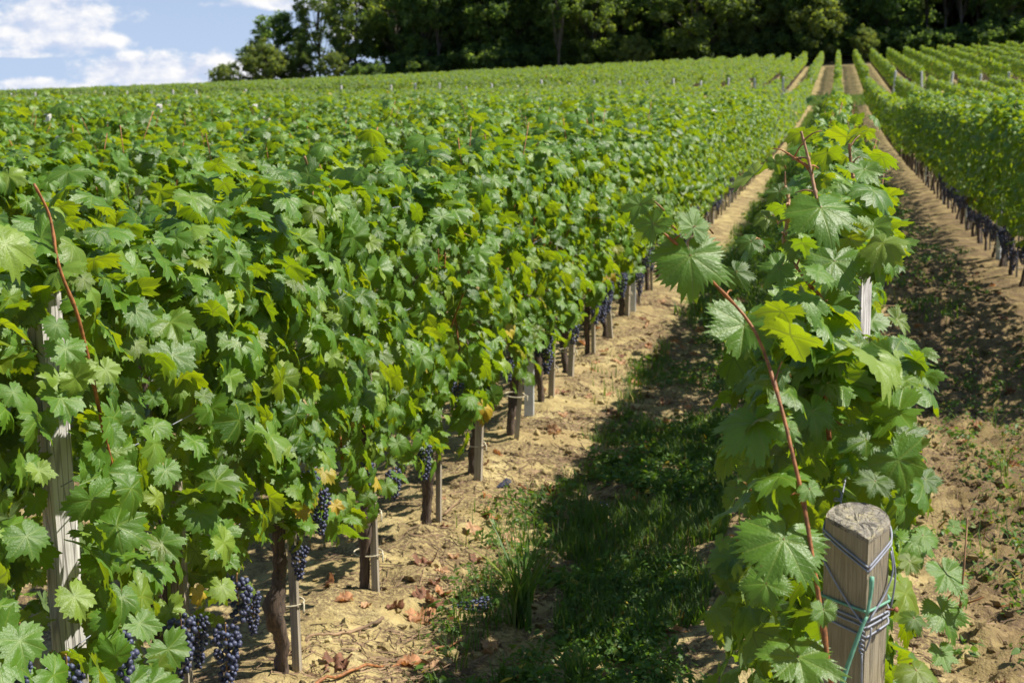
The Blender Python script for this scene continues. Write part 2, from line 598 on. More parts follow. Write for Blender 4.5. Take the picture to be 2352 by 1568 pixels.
def soil_mat():
    k = NT('soil')
    g = k.n('NewGeometry').outputs['Position']
    s = k.n('SeparateXYZ', i0=g)
    n1 = k.noise(g, 0.9, 4)
    n2 = k.noise(g, 6, 5, 0.6)
    n3 = k.noise(g, 38, 4, 0.65)
    n4 = k.noise(g, 140, 3, 0.6)
    col = k.ramp(n2, [(0.3, (0.25, 0.19, 0.085)), (0.5, (0.39, 0.31, 0.14)), (0.7, (0.53, 0.44, 0.215))])
    # the tilled alley on the right is browner
    right = k.math('MULTIPLY', k.smooth(s.outputs[0], 0.3, 0.8), k.smooth(s.outputs[1], 60, 20))
    col = k.mix(k.math('MULTIPLY', right, 0.82), col, k.mix(k.smooth(n2, 0.35, 0.7), (0.125, 0.086, 0.038), (0.26, 0.19, 0.078)))
    col = k.mix(k.math('MULTIPLY', k.smooth(n3, 0.5, 0.68), 0.6), col, (0.17, 0.115, 0.07))
    col = k.mix(k.math('MULTIPLY', k.smooth(n4, 0.58, 0.75), 0.4), col, (0.55, 0.45, 0.27))
    col = k.mix(k.math('MULTIPLY', k.smooth(n1, 0.5, 0.68), 0.35), col, (0.23, 0.15, 0.08))
    patch = k.smooth(k.noise(g, 2.6, 4), 0.40, 0.56)
    fine = k.smooth(k.noise(g, 60, 6, 0.75), 0.42, 0.56)
    col = k.mix(k.math('MULTIPLY', k.math('MULTIPLY', patch, fine), 0.9), col, (0.115, 0.078, 0.05))
    lane = k.math('MULTIPLY', k.smooth(s.outputs[1], 112, 117), k.smooth(k.noise(g, 0.45, 5, 0.65), 0.42, 0.62))
    col = k.mix(k.math('MULTIPLY', lane, 0.6), col, (0.15, 0.135, 0.05))
    # grassy headland between the two blocks and beyond the vines
    wob = k.math('MULTIPLY', k.math('SUBTRACT', n1, 0.5), 7)
    y = k.math('ADD', s.outputs[1], wob)
    head = k.math('MULTIPLY', k.smooth(y, 101.5, 104.5), k.smooth(y, 115.5, 113))
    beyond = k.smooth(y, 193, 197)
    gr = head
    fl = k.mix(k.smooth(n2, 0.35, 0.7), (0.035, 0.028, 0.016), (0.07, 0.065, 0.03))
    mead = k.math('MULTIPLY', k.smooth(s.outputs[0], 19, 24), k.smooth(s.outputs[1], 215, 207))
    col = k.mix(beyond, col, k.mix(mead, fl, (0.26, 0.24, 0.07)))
    xs = k.math('ADD', s.outputs[0], k.math('MULTIPLY', k.math('SUBTRACT', n2, 0.5), 0.9))
    st1 = k.math('MULTIPLY', k.smooth(xs, -1.5, -1.25), k.smooth(xs, 0.0, -0.2))
    st2 = k.math('MULTIPLY', k.math('MULTIPLY', k.smooth(xs, 0.35, 0.55), k.smooth(xs, 1.25, 0.95)), k.smooth(s.outputs[1], 38, 60))
    strip = k.math('MULTIPLY', k.math('MULTIPLY', k.math('MAXIMUM', st1, k.math('MULTIPLY', st2, 0.8)), k.smooth(s.outputs[1], 9, 18)), k.smooth(s.outputs[1], 106, 103))
    gr = k.math('MAXIMUM', gr, k.math('MULTIPLY', strip, 0.85))
    gcol = k.mix(k.smooth(n2, 0.35, 0.7), (0.07, 0.11, 0.03), (0.16, 0.19, 0.06))
    col = k.mix(k.math('MULTIPLY', gr, 0.92), col, gcol)
    h = k.math('ADD', k.math('MULTIPLY', n3, 1.0), k.math('MULTIPLY', n4, 0.35))
    bp = k.n('Bump', Strength=0.8, Distance=0.02, Height=h)
    p = k.n('BsdfPrincipled', Base__Color=col, Roughness=0.95, Normal=bp.outputs[0])
    p.inputs['Specular IOR Level'].default_value = 0.15
    return k.done(p.outputs[0])


M = {}
M['leaf'] = leaf_mat('vine_leaf')
M['leaf_far'] = leaf_mat('vine_leaf_distant', veins=False)
M['tree_leaf'] = leaf_mat('tree_leaf', veins=False, dark=(0.09, 0.165, 0.05), mid=(0.17, 0.28, 0.075), pale=(0.28, 0.38, 0.09), trans=(0.48, 0.64, 0.07), tr=0.42, spec=0.3, rough=0.55, back=(0.035, 0.06, 0.025))
M['tree_leaf_mid'] = leaf_mat('tree_leaf_mid', veins=False, dark=(0.10, 0.16, 0.035), mid=(0.17, 0.25, 0.05), pale=(0.27, 0.34, 0.06), trans=(0.5, 0.6, 0.05), tr=0.42, spec=0.3, rough=0.55, back=(0.07, 0.10, 0.04))
M['tree_leaf_light'] = leaf_mat('tree_leaf_light', veins=False, dark=(0.15, 0.20, 0.04), mid=(0.23, 0.29, 0.05), pale=(0.36, 0.28, 0.05), trans=(0.55, 0.6, 0.05), tr=0.42, spec=0.3, rough=0.55, back=(0.10, 0.14, 0.06))
M['grass'] = leaf_mat('grass_blade', veins=False, dark=(0.032, 0.085, 0.012), mid=(0.075, 0.165, 0.022), pale=(0.20, 0.24, 0.05), trans=(0.26, 0.42, 0.02), tr=0.35, spec=0.35, rough=0.5, back=(0.07, 0.12, 0.04))
M['dry_leaf'] = plain('dry_leaf', (0.42, 0.215, 0.105), 0.75, var=0.45, scale=25, trans=(0.5, 0.2, 0.05))
M['dry_leaf_dark'] = plain('dry_leaf_dark', (0.22, 0.105, 0.06), 0.75, var=0.4, scale=25, trans=(0.28, 0.13, 0.06))
M['dry_leaf_pale'] = plain('dry_leaf_pale', (0.50, 0.31, 0.17), 0.75, var=0.35, scale=25, trans=(0.5, 0.25, 0.1))
M['bark'] = wood_mat('vine_bark', (0.17, 0.12, 0.085), (0.03, 0.02, 0.015), stretch=0.10, scale=70, crack=0.6)
M['tree_bark'] = wood_mat('tree_bark', (0.13, 0.115, 0.09), (0.05, 0.043, 0.034), stretch=0.2, scale=6, crack=0.3)
M['cane'] = plain('cane_bark', (0.27, 0.105, 0.030), 0.62, var=0.5, scale=70, bump=.5)
M['petiole'] = plain('petiole', (0.30, 0.17, 0.06), 0.5, var=0.4, scale=40)
M['cane_tan'] = plain('cane_tan', (0.29, 0.165, 0.08), 0.6, var=0.35, scale=40)
M['wood_grey'] = wood_mat('weathered_wood', (0.78, 0.76, 0.73), (0.48, 0.46, 0.43), stretch=0.05, scale=70)
M['wood_tan'] = wood_mat('post_wood', (0.38, 0.335, 0.235), (0.24, 0.205, 0.135), stretch=0.03, scale=210, crack=0.18)
M['wood_end'] = wood_mat('post_end_grain', (0.35, 0.32, 0.25), (0.17, 0.15, 0.115), lichen=(0.42, 0.37, 0.20), stretch=1, scale=230, crack=0.7, cell=62)
M['stake'] = wood_mat('stake_wood', (0.43, 0.38, 0.29), (0.25, 0.21, 0.155), stretch=0.05, scale=80, crack=0.3)
M['metal'] = plain('galvanised_steel', (0.55, 0.58, 0.61), 0.45, metal=0.35, var=0.12, scale=20, bump=0.05)
M['wire'] = plain('galvanised_wire', (0.26, 0.28, 0.33), 0.6, metal=0.2, var=0.15, scale=50, bump=0.05)
M['twine_green'] = plain('green_twine', (0.20, 0.46, 0.33), 0.5, var=0.2, scale=80, trans=(0.2, 0.5, 0.35))
M['twine'] = plain('pale_twine', (0.55, 0.50, 0.36), 0.8, var=0.2, scale=80)
M['rust'] = plain('rusty_iron', (0.26, 0.09, 0.04), 0.8, var=0.3, scale=200)
M['straw'] = plain('dry_straw', (0.22, 0.145, 0.085), 0.85, var=0.5, scale=9)
M['grape'] = grape_mat()
M['soil'] = soil_mat()

# ------------------------------------------------------------------ ground


def grid_lines(segs):
    out = []
    for a, b, st in segs:
        out.append(np.arange(a, b, st))
    return np.concatenate(out)


gx = np.concatenate([-np.geomspace(1500, 130, 16), np.arange(-125, -40, 5), np.arange(-40, -12, 1.0), np.arange(-12, -3.2, 0.2), np.arange(-3.2, 2.6, 0.032),
                     np.arange(2.6, 8, 0.12), np.arange(8, 30, 0.6), np.arange(30, 90, 5), np.geomspace(90, 1500, 16)])
gy = np.concatenate([-np.geomspace(400, 4, 8), np.arange(-3, 2.2, 0.4), np.arange(2.2, 8.5, 0.034), np.arange(8.5, 20, 0.06), np.arange(20, 45, 0.25), np.arange(45, 230, 1.0), np.geomspace(230, 2500, 24)])
GX, GY = np.meshgrid(gx, gy)
GZ = ground_z(GX, GY)
nx, ny = len(gx), len(gy)
ii, jj = np.meshgrid(np.arange(ny - 1), np.arange(nx - 1), indexing='ij')
q = np.stack([ii * nx + jj, ii * nx + jj + 1, (ii + 1) * nx + jj + 1, (ii + 1) * nx + jj], -1).reshape(-1, 4)
go = mk('ground', np.stack([GX, GY, GZ], -1).reshape(-1, 3), [q], M['soil'])
tag(go, kind='structure')

# ------------------------------------------------------------------ vine leaves
_deg = np.array([0, 14, 27, 40, 53, 66, 79, 92, 106, 125, 146, 161, 172, 180])
_deep = np.array([.60, .47, .31, .45, .55, .44, .30, .40, .47, .40, .41, .37, .24, .07])
_hull = np.array([.58, .53, .49, .53, .57, .53, .48, .49, .50, .48, .46, .42, .28, .08])


class LeafT:
    def __init__(s, n, rings, teeth, mixm=0.72):
        s.mixm = mixm
        th = (np.arange(n) + 0.0) / n * 2 * np.pi
        d = np.degrees(np.abs((th + np.pi) % (2 * np.pi) - np.pi))
        rd, rh = np.interp(d, _deg, _deep), np.interp(d, _deg, _hull)
        if teeth:
            ph = (np.arange(n) % teeth) / max(teeth - 1, 1)
            amp = rng(n).uniform(0.08, 0.32, n // teeth + 1)[np.arange(n) // teeth]
            saw = 1 + amp * (ph - 0.5) * np.clip((172 - d) / 30, 0, 1)
            rd, rh = rd * saw, rh * saw
        s.n, s.rings, s.th = n, rings, th
        fr = [0.0] + rings + [1.0]
        k = len(fr) - 1
        s.f = np.concatenate([[0.0]] + [np.full(n, f) for f in fr[1:]])
        s.t = np.concatenate([[0.0]] + [th] * k)
        s.rd = np.concatenate([[0.0]] + [rd * f for f in fr[1:]])
        s.rh = np.concatenate([[0.0]] + [rh * f for f in fr[1:]])
        j = np.arange(n)
        s.F3 = np.stack([np.zeros(n, int), 1 + (j + 1) % n, 1 + j], -1)
        F4 = []
        for r in range(k - 1):
            a, b = 1 + r * n, 1 + (r + 1) * n
            F4.append(np.stack([a + j, a + (j + 1) % n, b + (j + 1) % n, b + j], -1))
        s.F4 = np.concatenate(F4) if F4 else np.zeros((0, 4), int)
        s.nv = len(s.f)

    def make(s, pos, nrm, tip, size, g, tint, curl=1.0):
        """Arrays of leaves -> V, F3, F4, uv, tint. pos at the petiole junction."""
        m = len(pos)
        nrm = nrm / (np.linalg.norm(nrm, axis=1, keepdims=True) + 1e-9)
        tip = tip - nrm * np.sum(tip * nrm, 1, keepdims=True)
        tip = tip / (np.linalg.norm(tip, axis=1, keepdims=True) + 1e-9)
        xa = np.cross(tip, nrm)
        mixv = np.clip(g.normal(s.mixm, 0.3, m), 0, 1)[:, None]
        r = s.rd[None] * (1 - mixv) + s.rh[None] * mixv
        r = r * (1 + 0.07 * np.sin(s.t[None] * 2 + g.random(m)[:, None] * 6.28) + 0.06 * np.sin(s.t[None] * 5 + g.random(m)[:, None] * 6.28))
        asp = 1 + 0.10 * g.normal(0, 1, m)[:, None]
        u, v = r * np.sin(s.t)[None] * asp, r * np.cos(s.t)[None]
        u = u + g.normal(0, .13, m)[:, None] * v
        k1 = g.uniform(0.0, 0.85, m)[:, None] * curl
        fo = g.normal(0.10, 0.16, m)[:, None] * curl
        wv = g.uniform(0.03, 0.11, m)[:, None] * curl
        ph = g.random(m)[:, None] * 6.28
        z = -k1 * (u * u + v * v) + fo * np.abs(u) + wv * r * np.sin(3 * s.t[None] + ph) * 1.3
        z += -g.uniform(0, 0.5, m)[:, None] * curl * np.clip(v, 0, 1) ** 2
        # hollow between the main veins
        st = RAD(52)
        ff = np.abs((s.t + st / 2) % st - st / 2) / (st / 2)
        z += 0.035 * np.sin(u * 13 + ph) * np.cos(v * 11 + ph * 2) * s.f[None] * curl
        z += 0.09 * r * (ff[None] ** 1.3) * np.where(s.f[None] < 0.99, 1, 0.5)
        sz = size[:, None, None]
        V = pos[:, None] + sz * (u[..., None] * xa[:, None] + v[..., None] * tip[:, None] + z[..., None] * nrm[:, None])
        off = (np.arange(m) * s.nv)[:, None, None]
        F3 = (s.F3[None] + off).reshape(-1, 3)
        F4 = (s.F4[None] + off).reshape(-1, 4)
        uv = np.stack([u, v], -1).reshape(-1, 2)
        T = np.repeat(tint, s.nv, axis=0)
        return V.reshape(-1, 3), F3, F4, uv, T


LT_HERO = LeafT(126, [0.22, 0.45, 0.68, 0.86], 3, 0.5)
LT_A = LeafT(66, [0.40, 0.75], 3)
LT_B = LeafT(22, [0.55], 2)


def leaf_tints(g, m, yellow=0.012, brown=0.0012):
    t = np.zeros((m, 3))
    t[:, 0] = g.random(m)
    y = g.random(m)
    t[:, 1] = np.where(y < yellow, g.uniform(0.4, 0.95, m), 0) + np.where((y > 0.9), g.uniform(0, 0.14, m), 0)
    t[:, 2] = np.where(g.random(m) < brown, g.uniform(0.7, 1, m), 0)
    return t


def canopy_points(g, m, y0, y1, z0, z1, half, top_frac=0.2):
    """Leaf positions, normals and tip directions over a trellised hedge."""
    y = g.uniform(y0, y1, m)
    kind = g.random(m)
    h = g.random(m) ** 0.92
    wav = 0.05 * np.sin(y * 5.1 + 1.3) + 0.04 * np.sin(y * 11.7)
    z = z0 + (z1 - z0) * h + 0.10 * (1 - h) * np.sin(y * 7.7 + 2)
    side = np.where(g.random(m) < 0.5, -1.0, 1.0)
    prof = half * (0.62 + 0.55 * np.sin(np.pi * np.clip(h * 0.85 + 0.1, 0, 1))) + wav * 0.6
    x = side * (prof + g.normal(0, 0.035, m))
    el = np.radians(g.normal(34, 28, m))
    n = np.stack([side * np.cos(el), g.normal(0, 0.55, m), np.sin(el)], -1)
    t = np.stack([side * 0.35, g.normal(0, 0.45, m), -np.ones(m)], -1)
    # crown of the hedge
    tp = kind < top_frac
    k = tp.sum()
    x[tp] = g.uniform(-half, half, k)
    z[tp] = z1 - 0.05 + g.normal(0, 0.07, k) - 1.2 * x[tp] ** 2
    n[tp] = np.stack([g.normal(0.15, 0.45, k), g.normal(0, 0.45, k), np.ones(k)], -1)
    t[tp] = np.stack([g.normal(0, 1, k), g.normal(0, 1, k), -0.5 * np.ones(k)], -1)
    # inner leaves
    inn = kind > 0.78
    k = inn.sum()
    x[inn] = g.uniform(-half * 0.7, half * 0.7, k)
    n[inn] = np.stack([g.normal(0.2, 0.8, k), g.normal(0, 0.8, k), g.uniform(0, 1, k)], -1)
    return np.stack([x, y, z], -1), n, t


def bark_trunk(g, top=0.68, lean=0.026):
    """Old vine stock: knobbly, twisted, with two short arms along the wire."""
    b = MB()
    lx, ly = g.normal(0, lean), g.normal(0, lean * 1.4)
    pts = [(0, 0, -0.12), (0.0, 0.0, 0.02), (lx * .5, ly * .5, 0.12), (lx + g.normal(0, .02), ly + g.normal(0, .03), 0.24), (lx * .6, ly * 1.2, 0.38), (lx * .4, ly, 0.50), (lx * .3, ly * .8, top)]
    P = smooth_path(pts, 26)
    R = np.interp(P[:, 2], [-0.1, 0.03, 0.12, 0.2, 0.26, 0.34, 0.5, top], [.034, .030, .027, .036, .044, .030, .027, .030]) * g.uniform(0.85, 1.15)
    b.tube(P, R, 12, lump=0.30, seed=int(g.integers(1e6)))
    for s in (-1, 1):
        e = P[-1]
        A = smooth_path([e - (0, 0, .05), e + (g.normal(0, .02), s * .10, .05), e + (g.normal(0, .02), s * .16, .09), e + (0, s * .22, .16 + g.normal(0, .02))], 10)
        b.tube(A, np.linspace(.016, .007, 10), 8, lump=0.15, seed=int(g.integers(1e6)))
    return b


def cane_mesh(g, n, ztop=1.72):
    b = MB()
    for i in range(n):
        y = g.uniform(-.45, .45)
        s = g.choice([-1, 1])
        p = smooth_path([(0, y, .62), (s * .05, y + g.normal(0, .04), .9), (s * g.uniform(.02, .18), y + g.normal(0, .07), 1.25), (s * g.uniform(.0, .22), y + g.normal(0, .12), ztop + g.uniform(-.25, .17))], 12)
        b.tube(p, np.linspace(.0050, .0022, 12), 6)
        # leaf stalks
        for q in p[3:10]:
            e = np.array([g.normal(0, .5) + s * .6, g.normal(0, .7), g.normal(.1, .3)]) * .09
            b.tube(smooth_path([q, q + e * .5 + (0, 0, .012), q + e], 5), np.linspace(.0022, .0014, 5), 4, m=1)
    return b


def bunch_mesh(g, length=0.17, n=75, rad=0.0088, sub=1):
    V0, F0 = ICO2 if sub > 1 else ICO1
    b = MB()
    pts = []
    tries = 0
    while len(pts) < n and tries < 6000:
        tries += 1
        t = g.random() ** 1.25
        w = 0.037 * (1 - t) ** 0.7 + 0.009
        if t < 0.12:
            w *= 0.75
        a, rr = g.random() * 6.283, w * math.sqrt(g.uniform(0.35, 1))
        p = np.array([rr * math.cos(a), rr * math.sin(a), -0.03 - t * length])
        if all(np.sum((p - q) ** 2) > (1.62 * rad) ** 2 for q in pts):
            pts.append(p)
    for p in pts:
        r = rad * g.uniform(0.85, 1.12)
        b.add(p + V0 * r * np.array([1, 1, 1.06]), F0, None, 0, (g.random(), 0, 0))
    b.tube(smooth_path([(0, 0, -0.012), (0.003, 0, -0.03), (0, 0, -length * .8)], 6), .0022, 5, m=1)
    return b


BUNCH = []
for i in range(4):
    o = bunch_mesh(rng(60 + i), length=[.15, .19, .13, .16][i], n=[66, 84, 50, 70][i]).build('grape_bunch', [M['grape'], M['petiole']], tint=True, link=False)
    BUNCH.append(o.data)


def foliage(seed, lt, m, z0=0.50, z1=1.66, half=0.19, size=(0.087, 0.025), y0=-.56, y1=.56, yellow=0.0, shoots=5, keep=None):
    g = rng(seed)
    pos, n, t = canopy_points(g, m, y0, y1, z0, z1, half)
    sz = np.clip(g.normal(size[0], size[1], m), 0.05, 0.165)
    # shoots standing out of the top
    ep, en, et, es = [], [], [], []
    for s in range(shoots):
        bx, by = g.normal(0, .1), g.uniform(y0, y1)
        hh = g.uniform(.08, .26)
        for k in range(4):
            a = g.random() * 6.28
            ep.append((bx + .05 * math.cos(a), by + .05 * math.sin(a), z1 + hh * k / 3.0))
            en.append((math.cos(a) * .6, math.sin(a) * .6, 1.0))
            et.append((math.cos(a), math.sin(a), -.7))
            es.append(g.uniform(.06, .12))
    pos, n, t = np.vstack([pos, ep]), np.vstack([n, en]), np.vstack([t, et])
    sz = np.concatenate([sz, es])
    if keep is not None:
        k = keep(pos, g)
        pos, n, t, sz = pos[k], n[k], t[k], sz[k]
    tint = leaf_tints(g, len(pos), yellow)
    low = pos[:, 2] < z0 + .35
    tint[low, 1] = np.maximum(tint[low, 1], np.where(g.random(low.sum()) < .03, g.uniform(.3, .95, low.sum()), 0))
    return lt.make(pos, n, t, sz, g, tint)


def leaf_obj(name, parts, mats, parent=None, link=True):
    b = MB()
    V, F3, F4, uv, T = parts
    b.add(V, F3, F4, 0, T, uv)
    return b.build(name, mats, parent, uv=True, tint=True, link=link)


N_VAR = 7
FOL_A = [leaf_obj('foliage', foliage(100 + i, LT_A, 680), M['leaf'], link=False).data for i in range(N_VAR)]
FOL_B = [leaf_obj('foliage', foliage(200 + i, LT_B, 640, size=(.082, .022)), M['leaf'], link=False).data for i in range(N_VAR)]
TRUNK = [bark_trunk(rng(300 + i)).build('trunk', M['bark'], link=False).data for i in range(N_VAR)]
CANE = [cane_mesh(rng(400 + i), 1).build('cane', [M['cane'], M['petiole']], link=False).data for i in range(10)]


def child(name, data, parent, loc=(0, 0, 0), rz=0, sc_=(1, 1, 1)):
    o = bpy.data.objects.new(name, data)
    C.objects.link(o)
    o.parent = parent
    o.location = loc
    o.rotation_euler = (0, 0, rz)
    o.scale = sc_
    return o


# ------------------------------------------------------------------ which vines stand in view


def project(P):
    v = np.asarray(P, float) - CAMP
    z = v @ _fw
    return CX + F_PX * (v @ _rt) / z, CY - F_PX * (v @ _up) / z, z


cand = []
for r in range(-30, 8):
    X = ROW0 + r * PITCH_X
    for kx in range(0, 46):
        Y = 3.0 + kx + (0.5 * ((r * 37) % 2) if r not in (-1, 0, 1) else 0.0)
        x, y, z = project((X, Y, 1.2))
        if z < 1 or Y < 2.9:
            continue
        m = 0.75 / z * F_PX
        if -m < x < 2352 + m:
            cand.append((z, r, X, Y))
cand.sort()
NEAR = cand[:300]
R_NEAR = NEAR[-1][0]
near_key = set((r, round(Y, 2)) for z, r, X, Y in NEAR)

ROWLAB = {-1: 'green vine farther along the row that borders the left side of the grassy alley',
          0: 'green vine farther along the middle row behind the near wooden post',
          1: 'green vine with shaded foliage in the row right of the bare soil alley'}
ROWGRP = {-1: 'vines of the row left of the grassy alley', 0: 'vines of the middle row', 1: 'vines of the row right of the soil alley'}
UNIQUE = {(-1, 3.0): 'leafy vine at the left edge, in front of the tall grey wooden post',
          (-1, 4.0): 'vine with long red-brown canes and heavy grape clusters beside the tall grey wooden post',
          (-1, 5.0): 'vine on a dark bare trunk with a pale twine ring, nearest trunk to the viewer',
          (-1, 6.0): 'vine bound by two twine ties to a square wooden stake above fallen leaves',
          (-1, 7.0): 'vine with a knobbly trunk and grapes hanging over it, just beyond the twice tied stake',
          (-1, 8.0): 'vine with a yellow and a withered leaf hanging beside its short trunk',
          (-1, 9.0): 'vine on a crooked swollen trunk right before the grey metal post',
          (-1, 10.0): 'vine on a straight dark trunk right behind the grey metal post',
          (0, 3.0): 'large-leaved vine with an orange-brown cane growing up behind the wired wooden post',
          (0, 4.0): 'second vine of the middle row, sunlit, between the wired post and the grey post'}
SPECIAL = {(-1, 3.0), (-1, 4.0), (-1, 5.0), (0, 3.0), (0, 4.0), (0, 5.0), (0, 6.0)}


def clear_view(P, g):
    """Leaves kept clear of the two posts, the bare trunk and the grapes that the row leaves open."""
    x, y, z = project(P)
    k = ~((np.abs(P[:, 0] - HP[0]) < .14) & (P[:, 1] < HP[1] + .14) & (P[:, 1] > 2))
    k &= ~((x > 1860) & (x < 2085) & (y > 1110) & (P[:, 1] < 2.7))
    k &= ~((P[:, 0] > -.4) & (P[:, 1] < 2.60))
    k &= ~((x > 85) & (x < 190) & (y > 990) & (y < 1500) & (P[:, 0] > -1.98))
    k &= ~((x > 80) & (x < 180) & (y > 640) & (y < 790) & (P[:, 0] > -1.98))
    k &= ~((x > 560) & (x < 690) & (y > 1230))
    k &= ~((x > 390) & (x < 610) & (y > 1290) & (P[:, 0] > -1.8))
    k &= ~((P[:, 0] > .14) & (P[:, 1] < 6.6))
    mz = .03 * F_PX / np.maximum(z, 1)
    k &= ~((x > 1945 + .187 * y - mz) & (P[:, 0] > -.4) & (P[:, 1] < 6.6))
    mx = .055 * F_PX / np.maximum(z, 1)
    k &= ~((x > 1952 - mx) & (x < 2003 + mx) & (y > 650 - mx) & (y < 745 + mx) & (P[:, 0] > -.4) & (P[:, 1] < 6.15))
    # gaps through which the sun falls on the tall post
    t = (P[:, 0] + 1.9) / sun_dir[0]
    py, pz = P[:, 1] - t * sun_dir[1], P[:, 2] - t * sun_dir[2]
    sunny = (t > .02) & (np.abs(py - 3.6) < .10) & (((pz > .5) & (pz < 1.05)) | ((pz > 1.38) & (pz < 1.62)))
    k &= ~(sunny & (g.random(len(P)) < .85))
    return k


HP = np.array([0.058, 2.60])
vines = {}
gv = rng(7)
for idx, (z, r, X, Y) in enumerate(NEAR):
    zg = gz(X, Y)
    k = int(gv.integers(N_VAR))
    flip = math.pi if gv.random() < .5 else 0.0
    t = empty('grapevine', (X, Y, zg))
    key = (r, round(Y, 2))
    vines[key] = t
    if key in UNIQUE:
        tag(t, UNIQUE[key], 'grapevine')
    elif r in ROWLAB:
        tag(t, ROWLAB[r], 'grapevine', ROWGRP[r])
    elif r < -1:
        tag(t, 'bushy green vine in the broad field of rows behind the leftmost row', 'grapevine', 'vines of the field behind the left row')
    else:
        tag(t, 'bushy green vine in the rows beyond the shaded right-hand row', 'grapevine', 'vines of the rows behind the right row')
    hs = gv.uniform(.95, 1.06)
    if r in (-1, 0, 1) or z < 16:
        child('trunk', TRUNK[int(gv.integers(N_VAR))], t, rz=gv.random() * 6.28, sc_=(.72, .72, 1))
    if key in SPECIAL:
        leaf_obj('foliage', foliage(800 + idx, LT_A, 900 if r else 900, z0=.36 if r and Y < 4.5 else .5, half=.19 if r else .135, size=(.090, .025) if r else (.088, .022), yellow=0, keep=lambda p, g, X=X - (.045 if r == 0 else 0), Y=Y, zg=zg: clear_view(p + np.array([X, Y, zg]), g)), M['leaf'], t)
        if r == 0:
            t.children[-1].location[0] = -.045
        continue
    f = child('foliage', (FOL_A if z < 13 else FOL_B)[k], t, rz=flip, sc_=(gv.uniform(.92, 1.12), 1, hs))
    if r == 0:
        f.scale[0] *= 0.70
        f.location[0] = -.04
    if r == 1:
        f.location[2] += .15
        f.scale[2] *= .95
    if z < 22 and key not in SPECIAL:
        for j in range(3 if z < 13 else 2):
            child('cane', CANE[int(gv.integers(10))], t, rz=math.pi * int(gv.integers(2)), sc_=(1, 1, hs))
    # bunches hang low in the outer rows, on the side one sees
    if r in (-1, 1) and z < 26 and Y > 8.5:
        for j in range(int(gv.integers(1, 4)) + (2 if r == 1 else 0)):
            sd_ = 1 if r == -1 else -1
            o = child('grape_bunch', BUNCH[int(gv.integers(4))], t, (sd_ * gv.uniform(.12, .24), gv.uniform(-.42, .42), gv.uniform(.5, .68)), gv.random() * 6.28)

# grape clusters one can single out on the nearest vines (px of the stalk end, size)
for (x, y, X, s) in [(150, 1490, -1.62, .95), (268, 1425, -1.68, 1.2), (412, 1395, -1.64, 1.05), (452, 1400, -1.80, .8), (545, 1305, -1.66, 1.05), (578, 1345, -1.70, .7), (518, 1420, -1.62, 1.0), 
                     (685, 1235, -1.72, .75), (735, 1110, -1.66, .8), (712, 1070, -1.68, .75), (845, 1050, -1.68, .7), (905, 1065, -1.66, .8), (975, 1010, -1.68, .8), (1062, 915, -1.66, .85), (1052, 870, -1.68, .7), (1130, 880, -1.68, .7),
                     (1168, 815, -1.66, .8), (1305, 700, -1.68, .8), (1330, 680, -1.68, .75), (1395, 620, -1.68, .85), (45, 1420, -1.6, .7)]:
    P = at_x(x, y, X)
    key = (-1, float(np.clip(round(P[1]), 3, 40)))
    v = vines[key]
    child('grape_bunch', BUNCH[int(gv.integers(4))], v, P - np.array(v.location), gv.random() * 6.28, (s, s, s))

# ------------------------------------------------------------------ hand-placed leaves and canes on the nearest vines


def hero_leaves(name, spec, vine, seed, lt=LT_HERO, curl=0.7):
    """spec: (x, y of the stalk joint, x, y of the tip, width px, Y distance, lean right, lean up, tint)."""
    g = rng(seed)
    pos, nn, tt, ss, ti = [], [], [], [], []
    base = np.array(vine.location)
    for (x, y, tx, ty, wpx, Y, lr, lu, tn) in spec:
        P = at_y(x, y, Y)
        d = (tx - x) * _rt - (ty - y) * _up
        dep = (P - CAMP) @ _fw
        n = -(P - CAMP) / np.linalg.norm(P - CAMP) * .9 + _rt * (lr + .22) + np.array([0, 0, lu * 1.3 + .15])
        pos.append(P - base)
        nn.append(n)
        tt.append(d)
        ss.append(wpx / F_PX * dep * .99)
        ti.append(tn)
    return leaf_obj(name, lt.make(np.array(pos), np.array(nn), np.array(tt), np.array(ss), g, np.array(ti, float), curl), M['leaf'], vine)


